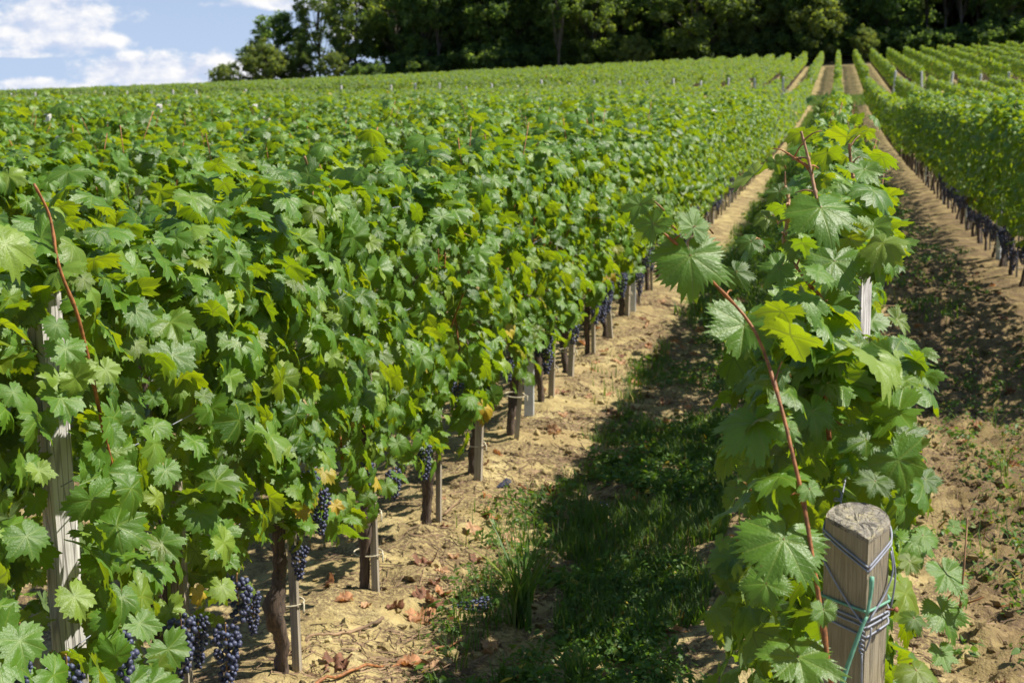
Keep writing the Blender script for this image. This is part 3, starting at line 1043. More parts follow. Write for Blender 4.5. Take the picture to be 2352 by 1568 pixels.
G = (.35, 0, 0)
D = (.08, 0, 0)
P_ = (.75, 0, 0)
YG = (.97, .10, 0)
mid_leaves = [
    (1709, 746, 1691, 876, 168, 2.72, -.1, .35, D), (1916, 600, 1892, 690, 150, 2.92, .0, .5, D), (1908, 780, 1930, 890, 150, 2.80, .1, .35, G),
    (1736, 970, 1750, 1060, 168, 2.62, -.1, .6, G), (1866, 944, 1878, 1060, 120, 2.72, .2, .2, D), (1885, 477, 1895, 565, 165, 2.98, .0, .8, D),
    (1584, 587, 1592, 700, 160, 2.60, -.1, .3, D), (1500, 515, 1440, 560, 100, 2.60, -.7, .2, D), (1592, 522, 1610, 470, 85, 2.62, .2, .2, G), (1470, 470, 1445, 560, 80, 2.62, -.6, .3, D),
    (1799, 1239, 1745, 1375, 192, 2.47, .0, .45, G), (1833, 1509, 1842, 1620, 172, 2.42, -.1, .7, D), (1891, 1400, 1888, 1445, 68, 2.43, .1, .3, D),
    (1859, 1123, 1868, 1160, 64, 2.5, .1, .5, G), (1792, 855, 1795, 900, 70, 2.62, .1, .4, P_), (1813, 985, 1818, 1025, 56, 2.56, .1, .3, G),
    (2173, 1316, 2180, 1385, 112, 2.72, .45, .5, G), (2165, 1407, 2172, 1485, 122, 2.70, .4, .5, D), (2163, 1500, 2160, 1560, 82, 2.68, .4, .5, G),
    (2105, 1540, 2110, 1600, 100, 2.55, .3, .9, YG), (2078, 995, 2130, 1000, 100, 2.85, .2, .6, P_), (2060, 735, 2115, 760, 76, 3.05, .6, .5, YG),
    (1951, 548, 2024, 590, 96, 3.0, .3, -.5, YG), (1690, 625, 1725, 690, 82, 2.75, -.3, .2, P_), (1790, 616, 1740, 660, 100, 2.85, -.2, .4, D),
    (2016, 1018, 2040, 1050, 70, 2.75, .4, .3, YG), (1985, 390, 1995, 430, 90, 3.5, .1, .9, D), (1960, 350, 1990, 360, 70, 3.9, .2, 1, P_),
    (1790, 440, 1770, 470, 62, 3.0, -.3, .3, P_), (1780, 372, 1795, 410, 45, 3.1, -.5, .2, D), (2040, 600, 2060, 650, 60, 3.1, .5, .6, G),
    (1725, 555, 1690, 580, 64, 2.9, -.3, .6, P_), (1830, 560, 1800, 610, 84, 2.95, -.1, .5, P_), (1760, 500, 1730, 520, 60, 3.0, -.3, .6, YG),
    (1690, 1120, 1680, 1160, 55, 2.6, -.4, .4, P_), (1660, 1240, 1650, 1280, 45, 2.62, -.5, .3, G), (1760, 1340, 1720, 1400, 110, 2.55, -.3, .2, G),
    (1850, 800, 1840, 850, 60, 2.8, .0, .4, YG), (1970, 900, 1975, 960, 92, 2.85, .2, .4, P_),
    (2080, 790, 2090, 840, 84, 2.95, .4, .5, G), (2060, 870, 2075, 930, 90, 2.9, .35, .6, P_), (2125, 1100, 2150, 1150, 80, 2.85, .4, .6, P_),
    (2120, 1230, 2150, 1270, 80, 2.8, .4, .7, G), (2100, 1420, 2080, 1460, 70, 2.62, .2, .5, P_), (2090, 1290, 2080, 1340, 70, 2.66, .2, .5, YG),
    (2010, 1105, 1990, 1150, 80, 2.68, .1, .5, P_), (1960, 1060, 1930, 1100, 78, 2.7, .0, .5, G), (1990, 1010, 1940, 1050, 110, 2.72, .0, .8, P_),
    (2190, 1210, 2215, 1215, 40, 2.85, .4, .4, D), (2215, 1375, 2240, 1440, 40, 2.7, .7, .1, G), (1900, 880, 1905, 925, 70, 2.78, .1, .3, YG)]
v0 = vines[(0, 3.0)]
hero_leaves('foliage', mid_leaves, v0, 11)


def px_cane(pts, r0, r1, vine, mat, n=40, nodes=True, seed=0):
    P = smooth_path([at_y(x, y, Y) for x, y, Y in pts], n) - np.array(vine.location)
    R = np.linspace(r0, r1, n)
    if nodes:
        R = R * (1 + 0.5 * (np.arange(n) % 8 == 3))
    b = MB()
    b.tube(P, R, 8, lump=.04, seed=seed)
    g = rng(int(pts[0][0]))
    for i in range(3, n - 1, 8):
        if nodes:
            e = np.array([g.normal(0, .6), g.normal(0, .6), g.uniform(-.2, .8)])
            e *= g.uniform(.018, .05) / np.linalg.norm(e)
            b.tube(smooth_path([P[i], P[i] + e * .5 + (0, 0, .004), P[i] + e], 5), np.linspace(R[i] * .5, .0011, 5), 5)
    return b.build('cane', M[mat], vine)


px_cane([(1912, 1590, 2.43), (1888, 1420, 2.45), (1868, 1290, 2.47), (1845, 1150, 2.5), (1822, 1050, 2.52), (1793, 930, 2.56), (1752, 800, 2.62), (1712, 728, 2.68), (1640, 650, 2.66), (1592, 595, 2.63), (1540, 548, 2.61), (1500, 518, 2.6)], .0039, .0019, v0, 'cane')
px_cane([(1905, 1010, 2.78), (1893, 860, 2.82), (1890, 700, 2.9), (1855, 650, 2.92), (1810, 585, 2.95)], .0045, .0025, v0, 'cane')
px_cane([(1885, 500, 3.0), (1870, 430, 3.02), (1858, 370, 3.04), (1840, 302, 3.05)], .0036, .0024, v0, 'cane_tan')
px_cane([(1862, 385, 3.04), (1835, 370, 3.05), (1805, 350, 3.08)], .003, .002, v0, 'cane')
px_cane([(1800, 560, 2.98), (1812, 470, 3.0), (1800, 420, 3.02)], .004, .003, v0, 'cane_tan')
px_cane([(2205, 1400, 2.72), (2215, 1290, 2.72), (2222, 1190, 2.75)], .0022, .0014, v0, 'cane_tan', nodes=False)
px_cane([(2203, 1390, 2.72), (2235, 1380, 2.7), (2260, 1370, 2.7)], .0018, .0012, v0, 'cane', nodes=False)
px_cane([(1960, 410, 3.6), (1955, 380, 3.6), (1950, 330, 3.6)], .004, .003, v0, 'cane_tan')
# stalks of the large leaves
for (x, y, tx, ty, wpx, Y, lr, lu, tn) in mid_leaves:
    P = at_y(x, y, Y) - np.array(v0.location)
    d = np.array([-P[0] * .4, .16, -.05])
    d = d / np.linalg.norm(d) * .055
    bst = MB()
    bst.tube(smooth_path([P, P + d * .5 + (0, 0, .012), P + d], 6), np.linspace(.0015, .002, 6), 5)
    bst.build('leaf_stalk', M['petiole'], v0)

# left row: the long red-brown canes crossing the tall post, and big leaves around it
v1 = vines[(-1, 4.0)]


def xcane(pts, r0, r1, vine, mat, n=40):
    P = smooth_path([at_x(x, y, X) for x, y, X in pts], n) - np.array(vine.location)
    b = MB()
    b.tube(P, np.linspace(r0, r1, n) * (1 + 0.3 * (np.arange(n) % 7 == 3)), 8, lump=.05, seed=3)
    return b.build('cane', M[mat], vine)


xcane([(315, 1260, -1.62), (290, 1160, -1.62), (255, 1060, -1.61), (215, 880, -1.60), (180, 730, -1.6), (135, 610, -1.62), (115, 500, -1.64), (78, 422, -1.66)], .0056, .0028, v1, 'cane')
xcane([(232, 1195, -1.7), (262, 1100, -1.66), (258, 1050, -1.65)], .0055, .004, v1, 'cane')
xcane([(718, 520, -1.8), (716, 420, -1.8), (700, 360, -1.8)], .005, .004, v1, 'cane_tan', 16)
left_leaves = []
for (x, y, tx, ty, w_, X, tn) in [(10, 560, 60, 700, 175, -1.52, P_), (150, 800, 140, 880, 108, -1.6, G), (130, 745, 118, 795, 76, -1.6, D), (545, 785, 560, 870, 125, -1.66, G), (395, 815, 400, 900, 120, -1.64, D), (510, 690, 530, 750, 100, -1.66, P_), (310, 790, 320, 860, 76, -1.64, YG),
                                  (455, 590, 440, 640, 96, -1.66, P_), (310, 712, 330, 770, 105, -1.64, D), (375, 745, 385, 790, 84, -1.62, G), (800, 400, 815, 450, 88, -1.76, P_), (640, 395, 655, 440, 70, -1.74, D), (240, 985, 235, 1060, 92, -1.62, D), (380, 1080, 400, 1150, 92, -1.62, G),
                                  (280, 1370, 270, 1440, 108, -1.58, D), (320, 1430, 345, 1500, 100, -1.55, G), (45, 1470, 55, 1560, 130, -1.5, G), (170, 1370, 220, 1470, 120, -1.55, P_), (60, 1230, 80, 1320, 120, -1.55, D), (460, 1180, 470, 1260, 110, -1.62, D), (370, 1250, 390, 1330, 100, -1.6, YG),
                                  (510, 1345, 500, 1420, 90, -1.6, P_), (570, 1350, 590, 1390, 60, -1.64, YG), (90, 1080, 100, 1120, 80, -1.55, P_), (190, 640, 215, 680, 70, -1.6, YG), (30, 900, 55, 960, 90, -1.52, G)]:
    Pt = at_x(x, y, X)
    left_leaves.append((x, y, tx, ty, w_ * .86, Pt[1], .25, .45, tn))
hero_leaves('foliage', left_leaves, v1, 12, lt=LT_A)

# yellowed leaves hanging low on the left row
for (x, y, w_, X, key) in [(690, 1170, 48, -1.62, 5.0), (770, 1160, 42, -1.62, 6.0), (1110, 935, 60, -1.63, 8.0), (1360, 660, 40, -1.66, 12.0), (1400, 640, 34, -1.66, 13.0), (455, 1360, 50, -1.58, 4.0)]:
    Pt = at_x(x, y, X)
    hero_leaves('yellow_leaf', [(x, y, x + 8, y + w_ * .6, w_, Pt[1], .3, .2, (.5, .95, .1))], vines[(-1, key)], int(x), lt=LT_A, curl=1.5)

# ------------------------------------------------------------------ posts, stakes, wires


def wood_post(name, w_, h, mat, seed, topcut=0.0, depth=.35, chip=.004):
    """Sawn post with slightly worn edges and a bevelled, weathered head."""
    g = rng(seed)
    b = MB()
    c = .008
    hw = w_ / 2
    ring = [(-hw + c, -hw), (hw - c, -hw), (hw, -hw + c), (hw, hw - c), (hw - c, hw), (-hw + c, hw), (-hw, hw - c), (-hw, -hw + c)]
    zs = np.concatenate([[-depth], np.linspace(0, h, 12)])
    V = []
    for k_, z in enumerate(zs):
        for (x, y) in ring:
            V.append((x + g.normal(0, chip * .3), y + g.normal(0, chip * .3), z + (topcut * (y / hw) if k_ == len(zs) - 1 else 0)))
    n = 8
    F4 = [(i * n + j, i * n + (j + 1) % n, (i + 1) * n + (j + 1) % n, (i + 1) * n + j) for i in range(len(zs) - 1) for j in range(n)]
    V.append((0, 0, h + .002))
    top = (len(zs) - 1) * n
    F3 = [(len(V) - 1, top + j, top + (j + 1) % n) for j in range(n)]
    b.add(V, F3, F4)
    return b.build(name, mat, smooth=False)


# near wooden post of the middle row: quarter-round section, head sloping toward the viewer
hp_top = 1.385
hp = empty('wooden_post', (HP[0], HP[1], gz(*HP)))
tag(hp, 'weathered tan wooden post with a rounded back, wound with wire and green twine', 'post')
zb = gz(*HP)


def hp_section():
    # front corner at origin side, two flat faces, rounded back
    fc = np.array([0.017, -0.050])
    lc = np.array([-0.054, 0.012])
    rc = np.array([0.052, 0.000])
    pts = [fc]
    for t in np.linspace(0, 1, 8):
        pts.append(fc + (rc - fc) * t)
    c = np.array([-0.002, 0.006])
    a0, a1 = math.atan2(*(rc - c)[::-1]), math.atan2(*(lc - c)[::-1])
    r0, r1 = np.linalg.norm(rc - c), np.linalg.norm(lc - c)
    for t in np.linspace(0.06, 0.94, 14):
        a = a0 + (a1 - a0) * t
        r = (r0 + (r1 - r0) * t) * (1 + .06 * math.sin(math.pi * t))
        pts.append(c + r * np.array([math.cos(a), math.sin(a)]))
    for t in np.linspace(0, 1, 8)[:-1]:
        pts.append(lc + (fc - lc) * t)
    return np.array(pts[1:])


sec = hp_section()
ns = len(sec)
gp = rng(5)
slope = 0.30
zt = hp_top - zb
b = MB()
V = []
lev = np.concatenate([[-.4], np.linspace(0, zt - .06, 26), [zt]])
for i, z in enumerate(lev):
    for j, (x, y) in enumerate(sec):
        if i == len(lev) - 1:
            V.append((x * .985, y * .985, zt + slope * y + gp.normal(0, .0012)))
        else:
            V.append((x + gp.normal(0, .0006), y + gp.normal(0, .0006), z))
F4 = [(i * ns + j, i * ns + (j + 1) % ns, (i + 1) * ns + (j + 1) % ns, (i + 1) * ns + j) for i in range(len(lev) - 1) for j in range(ns)]
b.add(V, None, F4, 0)
# end grain: concentric rings so the head is a little hollow and rough
TV = []
fr = [1.006, .985, .93, .75, .5, .25]
for f in fr:
    for (x, y) in sec:
        TV.append((x * f, y * f, zt + slope * y * f + (gp.normal(0, .0013) if f < .98 else 0) + (.0018 if f < 1 else -.005)))
TV.append((0, 0, zt))
TF4 = [(i * ns + j, i * ns + (j + 1) % ns, (i + 1) * ns + (j + 1) % ns, (i + 1) * ns + j) for i in range(len(fr) - 1) for j in range(ns)]
TF3 = [(len(TV) - 1, (len(fr) - 1) * ns + j, (len(fr) - 1) * ns + (j + 1) % ns) for j in range(ns)]
shaft = b.build('shaft', M['wood_tan'], hp, smooth=False)
b = MB()
b.add(TV, TF3, TF4, 0)
b.build('end_grain', M['wood_end'], hp, smooth=False)


def around(z_of, f=1.03, n=60, extra=None):
    """Closed loop hugging the post; z_of(unit x, unit y) gives the height."""
    per = np.vstack([sec, sec[:1]])
    d = np.concatenate([[0], np.cumsum(np.linalg.norm(np.diff(per, axis=0), axis=1))])
    s = np.linspace(0, d[-1], n, endpoint=True)
    x, y = np.interp(s, d, per[:, 0]), np.interp(s, d, per[:, 1])
    z = np.array([z_of(a, c, t) for a, c, t in zip(x, y, s / d[-1])])
    r = np.sqrt(x * x + y * y)
    return np.stack([x * (1 + .003 / r), y * (1 + .003 / r), z], -1)


b = MB()
# two turns high up, dipping toward the viewer, three turns lower down
for dz, k_ in ((0, 0), (.007, 1)):
    b.tube(around(lambda x, y, t: zt - .022 + .68 * (y - .006) - (.0 if k_ else .007)), .0019, 6)
for dz in (0, .008, .022):
    b.tube(around(lambda x, y, t: zt - .148 - dz + (.10 + dz * 4) * y), .0019, 6)
# slanting strands between the two bindings
b.tube(smooth_path([(-.057, .010, zt - .066), (-.036, -.009, zt - .098), (-.012, -.030, zt - .130), (.013, -.054, zt - .158)], 14), .0018, 6)
b.tube(smooth_path([(.055, .002, zt - .045), (.059, -.002, zt - .080), (.047, -.016, zt - .115), (.022, -.052, zt - .150)], 14), .0018, 6)
b.tube(smooth_path([(.056, .010, zt - .04), (.064, .006, zt - .09), (.058, .004, zt - .15)], 10), .0018, 6)
# twisted tail hanging down the front corner
tw = np.linspace(0, 1, 40)
for ph in (0, math.pi):
    b.tube(np.stack([.011 + .0035 * np.cos(tw * 18 + ph), -.060 + .0035 * np.sin(tw * 18 + ph), zt - .160 - .045 * tw], -1), .0017, 5)
b.tube(smooth_path([(.012, -.060, zt - .205), (.014, -.059, zt - .30), (.014, -.058, zt - .60)], 10), .0018, 6)
b.tube(smooth_path([(.018, -.058, zt - .20), (.024, -.058, zt - .18), (.026, -.057, zt - .16)], 6), .0017, 5)
b.build('wire_binding', M['wire'], hp)
b = MB()
b.tube(around(lambda x, y, t: zt - .132 + .08 * y + .02 * x), .0026, 5)
b.tube(smooth_path([(.024, -.050, zt - .075), (.023, -.053, zt - .105), (.018, -.060, zt - .140)], 8), [.004, .0045, .004, .0035, .003, .003, .003, .003], 5)
b.tube(smooth_path([(.018, -.060, zt - .140), (.006, -.068, zt - .17), (-.020, -.082, zt - .26), (-.040, -.095, zt - .40)], 12), np.linspace(.003, .005, 12), 5)
b.build('twine', M['twine_green'], hp)
b = MB()
b.tube([(.050, -.012, zt - .142), (.066, -.022, zt - .138)], .0018, 6)
b.tube([(.066, -.022, zt - .138), (.0675, -.023, zt - .1375)], .0048, 10)
b.build('nail', M['rust'], hp)

# trellis wires
gw = rng(8)


def wire(name, X, z, y0, y1, label, sag=.015, start=None):
    ys = np.arange(y0, y1 + .1, .6)
    P = np.stack([X + .012 * np.sin(ys * 1.7 + z * 9), ys, z + elev(np.full_like(ys, X), ys) + sag * np.cos(ys * 1.28) - sag], -1)
    if start is not None:
        P = np.vstack([start, P])
    b = MB()
    b.tube(P, .0016, 5)
    o = b.build(name, M['wire'])
    tag(o, label, 'wire')
    return o


wm = wire('trellis_wire', ROW0, 1.435, 2.85, 44, 'galvanised wire running back from the near wooden post through the middle row', start=np.array([[HP[0] - .034, HP[1] + .045, 1.375]]))
wire('trellis_wire', ROW0, .75, 2.7, 44, 'low fruiting wire along the middle row')
for X, nm, y0 in ((ROW0 - PITCH_X, 'left', 3.3), (ROW0 + PITCH_X, 'right', 2.7)):
    for z, lv in ((1.64, 'top'), (1.2, 'middle'), (.72, 'low')):
        wire('trellis_wire', X + (.10 if lv != 'low' and nm == 'left' else 0), z, y0, 44, f'{lv} trellis wire of the row {"beside the tall grey post" if nm == "left" else "right of the soil alley"}')
# wire twist behind the near post
b = MB()
tt_ = np.linspace(0, 1, 50)
b.tube(np.stack([HP[0] - .034 + .006 * np.cos(tt_ * 22), HP[1] + .045 + .10 * tt_, 1.372 + .03 * tt_ + .006 * np.sin(tt_ * 22)], -1) - np.array([0, 0, 0]), .0017, 5)
o = b.build('wire_twist', M['wire'], wm)

# tall grey post of the left row, turned on its axis
lp = wood_post('wooden_post', .069, 1.60, M['wood_grey'], 21, topcut=0)
lp.location = (-1.90, 3.60, gz(-1.9, 3.6))
lp.rotation_euler = (0, RAD(-1.5), RAD(53))
tag(lp, 'tall bleached grey wooden post crossed by red-brown canes at the left edge', 'post')
mp_ = wood_post('wooden_post', .085, 1.37, M['wood_grey'], 22, topcut=.01)
mp_.location = (0.10, 6.1, gz(.1, 6.1))
mp_.rotation_euler = (0, 0, RAD(56))
tag(mp_, 'grey wooden post with a split side half hidden in the middle row foliage', 'post')


def steel_post(h=1.62):
    b = MB()
    # folded steel profile: web and two lips
    for lo, hi in (((-.026, -.004, -.3), (.026, 0, h)), ((-.026, 0.001, -.3), (-.023, .034, h)), ((.023, 0.001, -.3), (.026, .034, h))):
        b.box(lo, hi)
    for k_ in range(6):
        z = .45 + k_ * .18
        b.box((.0265, .006, z), (.031, .016, z + .03))
    return b.build('steel_post', M['metal'], smooth=False)


sp0 = steel_post()
sp0.location = (-1.84, 9.52, gz(-1.84, 9.52))
sp0.scale = (1.12, 1, 1)
tag(sp0, 'wide grey steel post under the leaves, nearest metal post of the left row', 'post')
sp1 = sp0.copy()
C.objects.link(sp1)
sp1.location = (-1.80, 14.37, gz(-1.8, 14.37))
tag(sp1, 'grey steel post farther back along the left row, second metal post from the viewer', 'post')
spr = sp0.copy()
C.objects.link(spr)
spr.location = (1.97, 19.6, gz(1.97, 19.6))
tag(spr, 'grey post among the dark trunks of the shaded right row', 'post')
gpst = rng(31)
for r in range(-22, 5):
    X = ROW0 + r * PITCH_X
    for k_ in range(9):
        Y = 4.6 + 4.9 * k_ + (0 if r == -1 else float(gpst.uniform(-1.5, 1.5)))
        x, y, z = project((X, Y, 1.4))
        if not (-20 < x < 2370) or z > R_NEAR or (r == -1 and Y < 16) or (r == 0 and Y < 9) or Y < 5:
            continue
        o = (sp0 if gpst.random() < .6 else mp_).copy()
        C.objects.link(o)
        o.location = (X + .02, Y, gz(X, Y))
        o.scale = (1, 1, gpst.uniform(1.0, 1.10) if o.data == sp0.data else gpst.uniform(1.2, 1.32))
        o.rotation_euler = (gpst.normal(0, .02), gpst.normal(0, .02), gpst.normal(0, .2))
        if r in (-1, 0, 1):
            tag(o, 'grey trellis post buried in the leaves farther along ' + {-1: 'the row left of the grassy alley', 0: 'the middle row', 1: 'the shaded right row'}[r], 'post', 'trellis posts along ' + {-1: 'the left row', 0: 'the middle row', 1: 'the right row'}[r])
        else:
            tag(o, 'grey trellis post with only its tip above the vines of the wide field', 'post', 'trellis posts in the vine field')
# row-end posts at the foot of the far block
for r in range(-36, 9):
    X = ROW0 + r * PITCH_X
    o = mp_.copy()
    C.objects.link(o)
    Y = FAR_START - .6 + float(gpst.uniform(-.2, .2))
    o.location = (X, Y, float(elev(X, Y)))
    o.scale = (1.5, 1.5, gpst.uniform(.92, 1.25))
    o.rotation_euler = (gpst.normal(.0, .05), gpst.normal(0, .03), gpst.uniform(0, 1.5))
    tag(o, 'grey wooden end post of a vine row at the foot of the far block', 'post', 'end posts of the far vine rows')

# vine stakes with twine ties


def stake(h, w_, ties, seed):
    t = empty('vine_stake')
    g = rng(seed)
    b = MB()
    P = [(-w_ / 2, -w_ / 2), (w_ / 2, -w_ / 2), (w_ / 2, w_ / 2), (-w_ / 2, w_ / 2)]
    V = [(x + g.normal(0, .001), y, z) for z in (-.2, h) for x, y in P]
    b.add(V, None, [(4, 5, 6, 7)] + [(j, (j + 1) % 4, 4 + (j + 1) % 4, 4 + j) for j in range(4)])
    b.build('shaft', M['stake'], t, smooth=False)
    for z in ties:
        b = MB()
        a = np.linspace(0, 2 * np.pi, 22)
        b.tube(np.stack([-.030 + .062 * np.cos(a), .01 + .034 * np.sin(a), z + .01 * np.sin(a * 1)], -1), .003, 5)
        b.tube(smooth_path([(.03, -.01, z), (.043, -.02, z + .004), (.044, -.03, z - .03)], 6), .0035, 5)
        b.build('twine_tie', M['twine'], t)
    return t


stakes = [stake(.95, .027, (.16, .33), 1), stake(.85, .028, (.25,), 2), stake(1.0, .04, (.20,), 3), stake(.8, .022, (), 4)]
place = [(-1.80, 5.99, 0, 'square wooden stake bound to a trunk by two pale twine ties'),
         (-1.815, 5.06, 1, 'thin stake behind the nearest dark trunk, tied with pale twine'),
         (-1.80, 10.1, 2, 'broad wooden stake leaning beside the straight trunk behind the metal post'),
         (-1.80, 7.05, 3, 'narrow stake hidden against the knobbly grape-hung trunk')]
for X, Y, k_, lab in place:
    o = stakes[k_]
    o.location = (X, Y, gz(X, Y))
    o.rotation_euler = (RAD(random.uniform(-2, 2)), RAD(random.uniform(-2, 2)), RAD(random.uniform(-8, 8)))
    tag(o, lab, 'stake')
for r in (-1, 1):
    for Y in range(3, 40):
        if r == -1 and Y in (5, 6, 7, 10) or (r == 1 and Y < 15):
            continue
        o = copy_tree(stakes[random.randrange(4)])
        X = ROW0 + r * PITCH_X + .05
        o.location = (X, Y + random.uniform(-.12, .12), gz(X, Y))
        o.rotation_euler = (RAD(random.uniform(-4, 4)), RAD(random.uniform(-5, 5)), RAD(random.uniform(-15, 15)))
        if r == -1 and Y in (3, 4):
            tag(o, ['weathered stake among grape clusters at the lower left', 'grey stake between two hanging grape clusters right of the tall post'][Y - 3], 'stake')
        else:
            tag(o, 'wooden stake tied to a vine trunk in ' + ('the row left of the grassy alley' if r == -1 else 'the shaded right row'), 'stake', 'vine stakes of ' + ('the left row' if r == -1 else 'the right row'))

# ------------------------------------------------------------------ the vines too many to count


def far_vines():
    g = rng(77)
    Vs, F5, T, nV = [], [], [], 0
    MI = []
    TR = MB()
    allp, alln, allt, alls, allT = [], [], [], [], []
    for r in range(-70, 17):
        X = ROW0 + r * PITCH_X
        for (a, b_, far) in ((2.5, NEAR_END, False), (FAR_START, FAR_END, True)):
            # part of the row within the view (a little wider)
            ys = np.arange(a, b_)
            xs, _, zz = project(np.stack([np.full_like(ys, X), ys, np.full_like(ys, 1.2)], -1))
            ok = (zz > 2) & (xs > -260) & (xs < 2640)
            if not far:
                near = np.array([(r, round(y, 2)) for y in ys])
                first = max([y for (rr, y) in near_key if rr == r], default=None)
                lim = (first + .55) if first is not None else R_NEAR * .97
                ok &= ys >= lim - .5
            if not ok.any():
                continue
            y0, y1 = ys[ok].min(), ys[ok].max() + 1
            if not far and first is not None:
                y0 = first + .55
            L_ = y1 - y0
            if L_ <= 0:
                continue
            dens = 120 if far else 165
            m = int(L_ * dens)
            pos, n, t = canopy_points(g, m, y0, y1, .62 if far else .45, 1.72 if far else 1.64, .15 if far else .19, .22)
            if far:     # trimmed and a little uneven along the row
                pos[:, 2] *= 1 + .10 * vnoise(pos[:, 1] * .8 + r * 7.3, np.zeros(m) + r, 9)
            else:
                pos[:, 2] *= 1 + .07 * vnoise(pos[:, 1] * .9 + r * 3.1, np.zeros(m) + r, 8)
            pos[:, 0] += X
            pos[:, 2] += elev(pos[:, 0] * 0 + X, pos[:, 1])
            allp.append(pos); alln.append(n); allt.append(t)
            alls.append(g.uniform(.12, .20, m) if far else g.uniform(.11, .19, m))
            tt = leaf_tints(g, m, .015, .004)
            allT.append(tt)
            for y in np.arange(y0, y1, 1.0):
                if -12 < r < 14:
                    e = float(elev(X, y))
                    TR.tube([(X, y, e - .05), (X + g.normal(0, .03), y + g.normal(0, .05), e + .65)], [.04, .03], 4, cap=False)
    pos, n, t, s, tt = [np.concatenate(k_) for k_ in (allp, alln, allt, alls, allT)]
    n /= np.linalg.norm(n, axis=1, keepdims=True)
    t = t - n * np.sum(n * t, 1, keepdims=True)
    t /= np.linalg.norm(t, axis=1, keepdims=True) + 1e-9
    x = np.cross(t, n)
    ang = np.radians([0, 78, 125, 235, 282])
    rad = np.array([.55, .5, .42, .42, .5])
    m = len(pos)
    V = pos[:, None] + s[:, None, None] * (rad * np.sin(ang))[None, :, None] * x[:, None] + s[:, None, None] * (rad * np.cos(ang))[None, :, None] * t[:, None] - (s[:, None] * .25 * (np.array([1, .2, 0, 0, .2]) * g.uniform(0, 1, (m, 1))))[..., None] * n[:, None]
    F = np.arange(m * 5).reshape(-1, 5)
    tv = np.concatenate(TR.V)
    tf = np.concatenate(TR.F4) + m * 5
    o = mk('distant_vines', np.vstack([V.reshape(-1, 3), tv]), [F, tf], [M['leaf_far'], M['bark']], tint=np.vstack([np.repeat(tt, 5, axis=0), np.full((len(tv), 3), .5)]), mi=np.concatenate([np.zeros(m, int), np.ones(len(tf), int)]), smooth=False)
    tag(o, 'countless green vine rows covering the far slope up to the forest', 'vines', kind='stuff')
    return m


print('far leaves', far_vines())

# ------------------------------------------------------------------ trees


def tree_mesh(seed, h, crown_r, crown_z0, n_cl, per, leaf, mat, trunk_r=.22, airy=0.0, flat=.75, squash=1.0):
    """Trunk with limbs reaching to leaf clumps spread through an uneven crown."""
    g = rng(seed)
    b = MB()
    top = h * .86
    P = smooth_path([(0, 0, -.6), (g.normal(0, .1), g.normal(0, .1), h * .25), (g.normal(0, .35), g.normal(0, .35), h * .55), (g.normal(0, .5), g.normal(0, .5), top)], 14)
    b.tube(P, np.linspace(trunk_r, trunk_r * .22, 14), 9, lump=.08, seed=seed)
    ctr, rad = [], []
    cz, hz = (h + crown_z0) / 2, (h - crown_z0) / 2
    ph = g.random(6) * 6.28
    while len(ctr) < n_cl:
        a, e = g.random() * 6.283, math.asin(g.uniform(-1, 1))
        out = g.uniform(.25, 1) ** .5
        bul = 1 + .20 * math.sin(2 * a + ph[0]) + .16 * math.sin(3 * a + 4 * e + ph[1]) + .12 * math.sin(5 * e + ph[2])
        zf = math.sin(e) * out
        wr = crown_r * (1 - .35 * max(zf, 0) ** 1.5) * bul
        ctr.append((wr * out * math.cos(e) * math.cos(a), wr * out * math.cos(e) * math.sin(a) * squash, cz + hz * zf * (1 + .1 * math.sin(3 * a + ph[3]))))
        rad.append(g.uniform(.09, .19) * crown_r + .22)
    ctr, rad = np.array(ctr), np.array(rad)
    for c in ctr[:: max(1, n_cl // 26)]:
        k_ = np.clip(int((c[2] / h) * 11) - 2, 3, 12)
        s = P[k_]
        md = (s + c) / 2 + (0, 0, -.08 * h * .3)
        b.tube(smooth_path([s, md, c], 6), np.linspace(trunk_r * .32, .03, 6), 5)
    trunk = b
    m = n_cl * per
    ci = np.repeat(np.arange(n_cl), per)
    d = g.normal(0, 1, (m, 3))
    d /= np.linalg.norm(d, axis=1, keepdims=True)
    rr = g.random(m) ** .42
    d[:, 2] *= flat
    pos = ctr[ci] + d * (rr * rad[ci])[:, None] * g.uniform(.6, 1.25, m)[:, None]
    nrm = d * .8 + g.normal(0, .6, (m, 3)) + np.array([0, 0, .6])
    nrm /= np.linalg.norm(nrm, axis=1, keepdims=True)
    t = g.normal(0, 1, (m, 3)) + np.array([0, 0, -.5])
    t -= nrm * np.sum(t * nrm, 1, keepdims=True)
    t /= np.linalg.norm(t, axis=1, keepdims=True)
    x = np.cross(t, nrm)
    s = leaf * g.uniform(.55, 1.25, m)[:, None, None]
    q = np.array([(0, .62), (.42, .05), (.1, -.5), (-.38, -.1)])
    V = pos[:, None] + s * (q[None, :, :1] * x[:, None] + q[None, :, 1:] * t[:, None])
    base = g.random(n_cl)
    tint = np.zeros((m, 3))
    tint[:, 0] = np.clip(base[ci] * .8 + g.random(m) * .3 - .05, 0, .99)
    return trunk, V.reshape(-1, 3), np.arange(m * 4).reshape(-1, 4), np.repeat(tint, 4, axis=0), M[mat]


def make_tree(name, *a, **kw):
    tr, V, F, T, mat = tree_mesh(*a, **kw)
    return tr.build('trunk', M['tree_bark'], link=False).data, mk('crown', V, [F], mat, tint=T, smooth=False, link=False).data


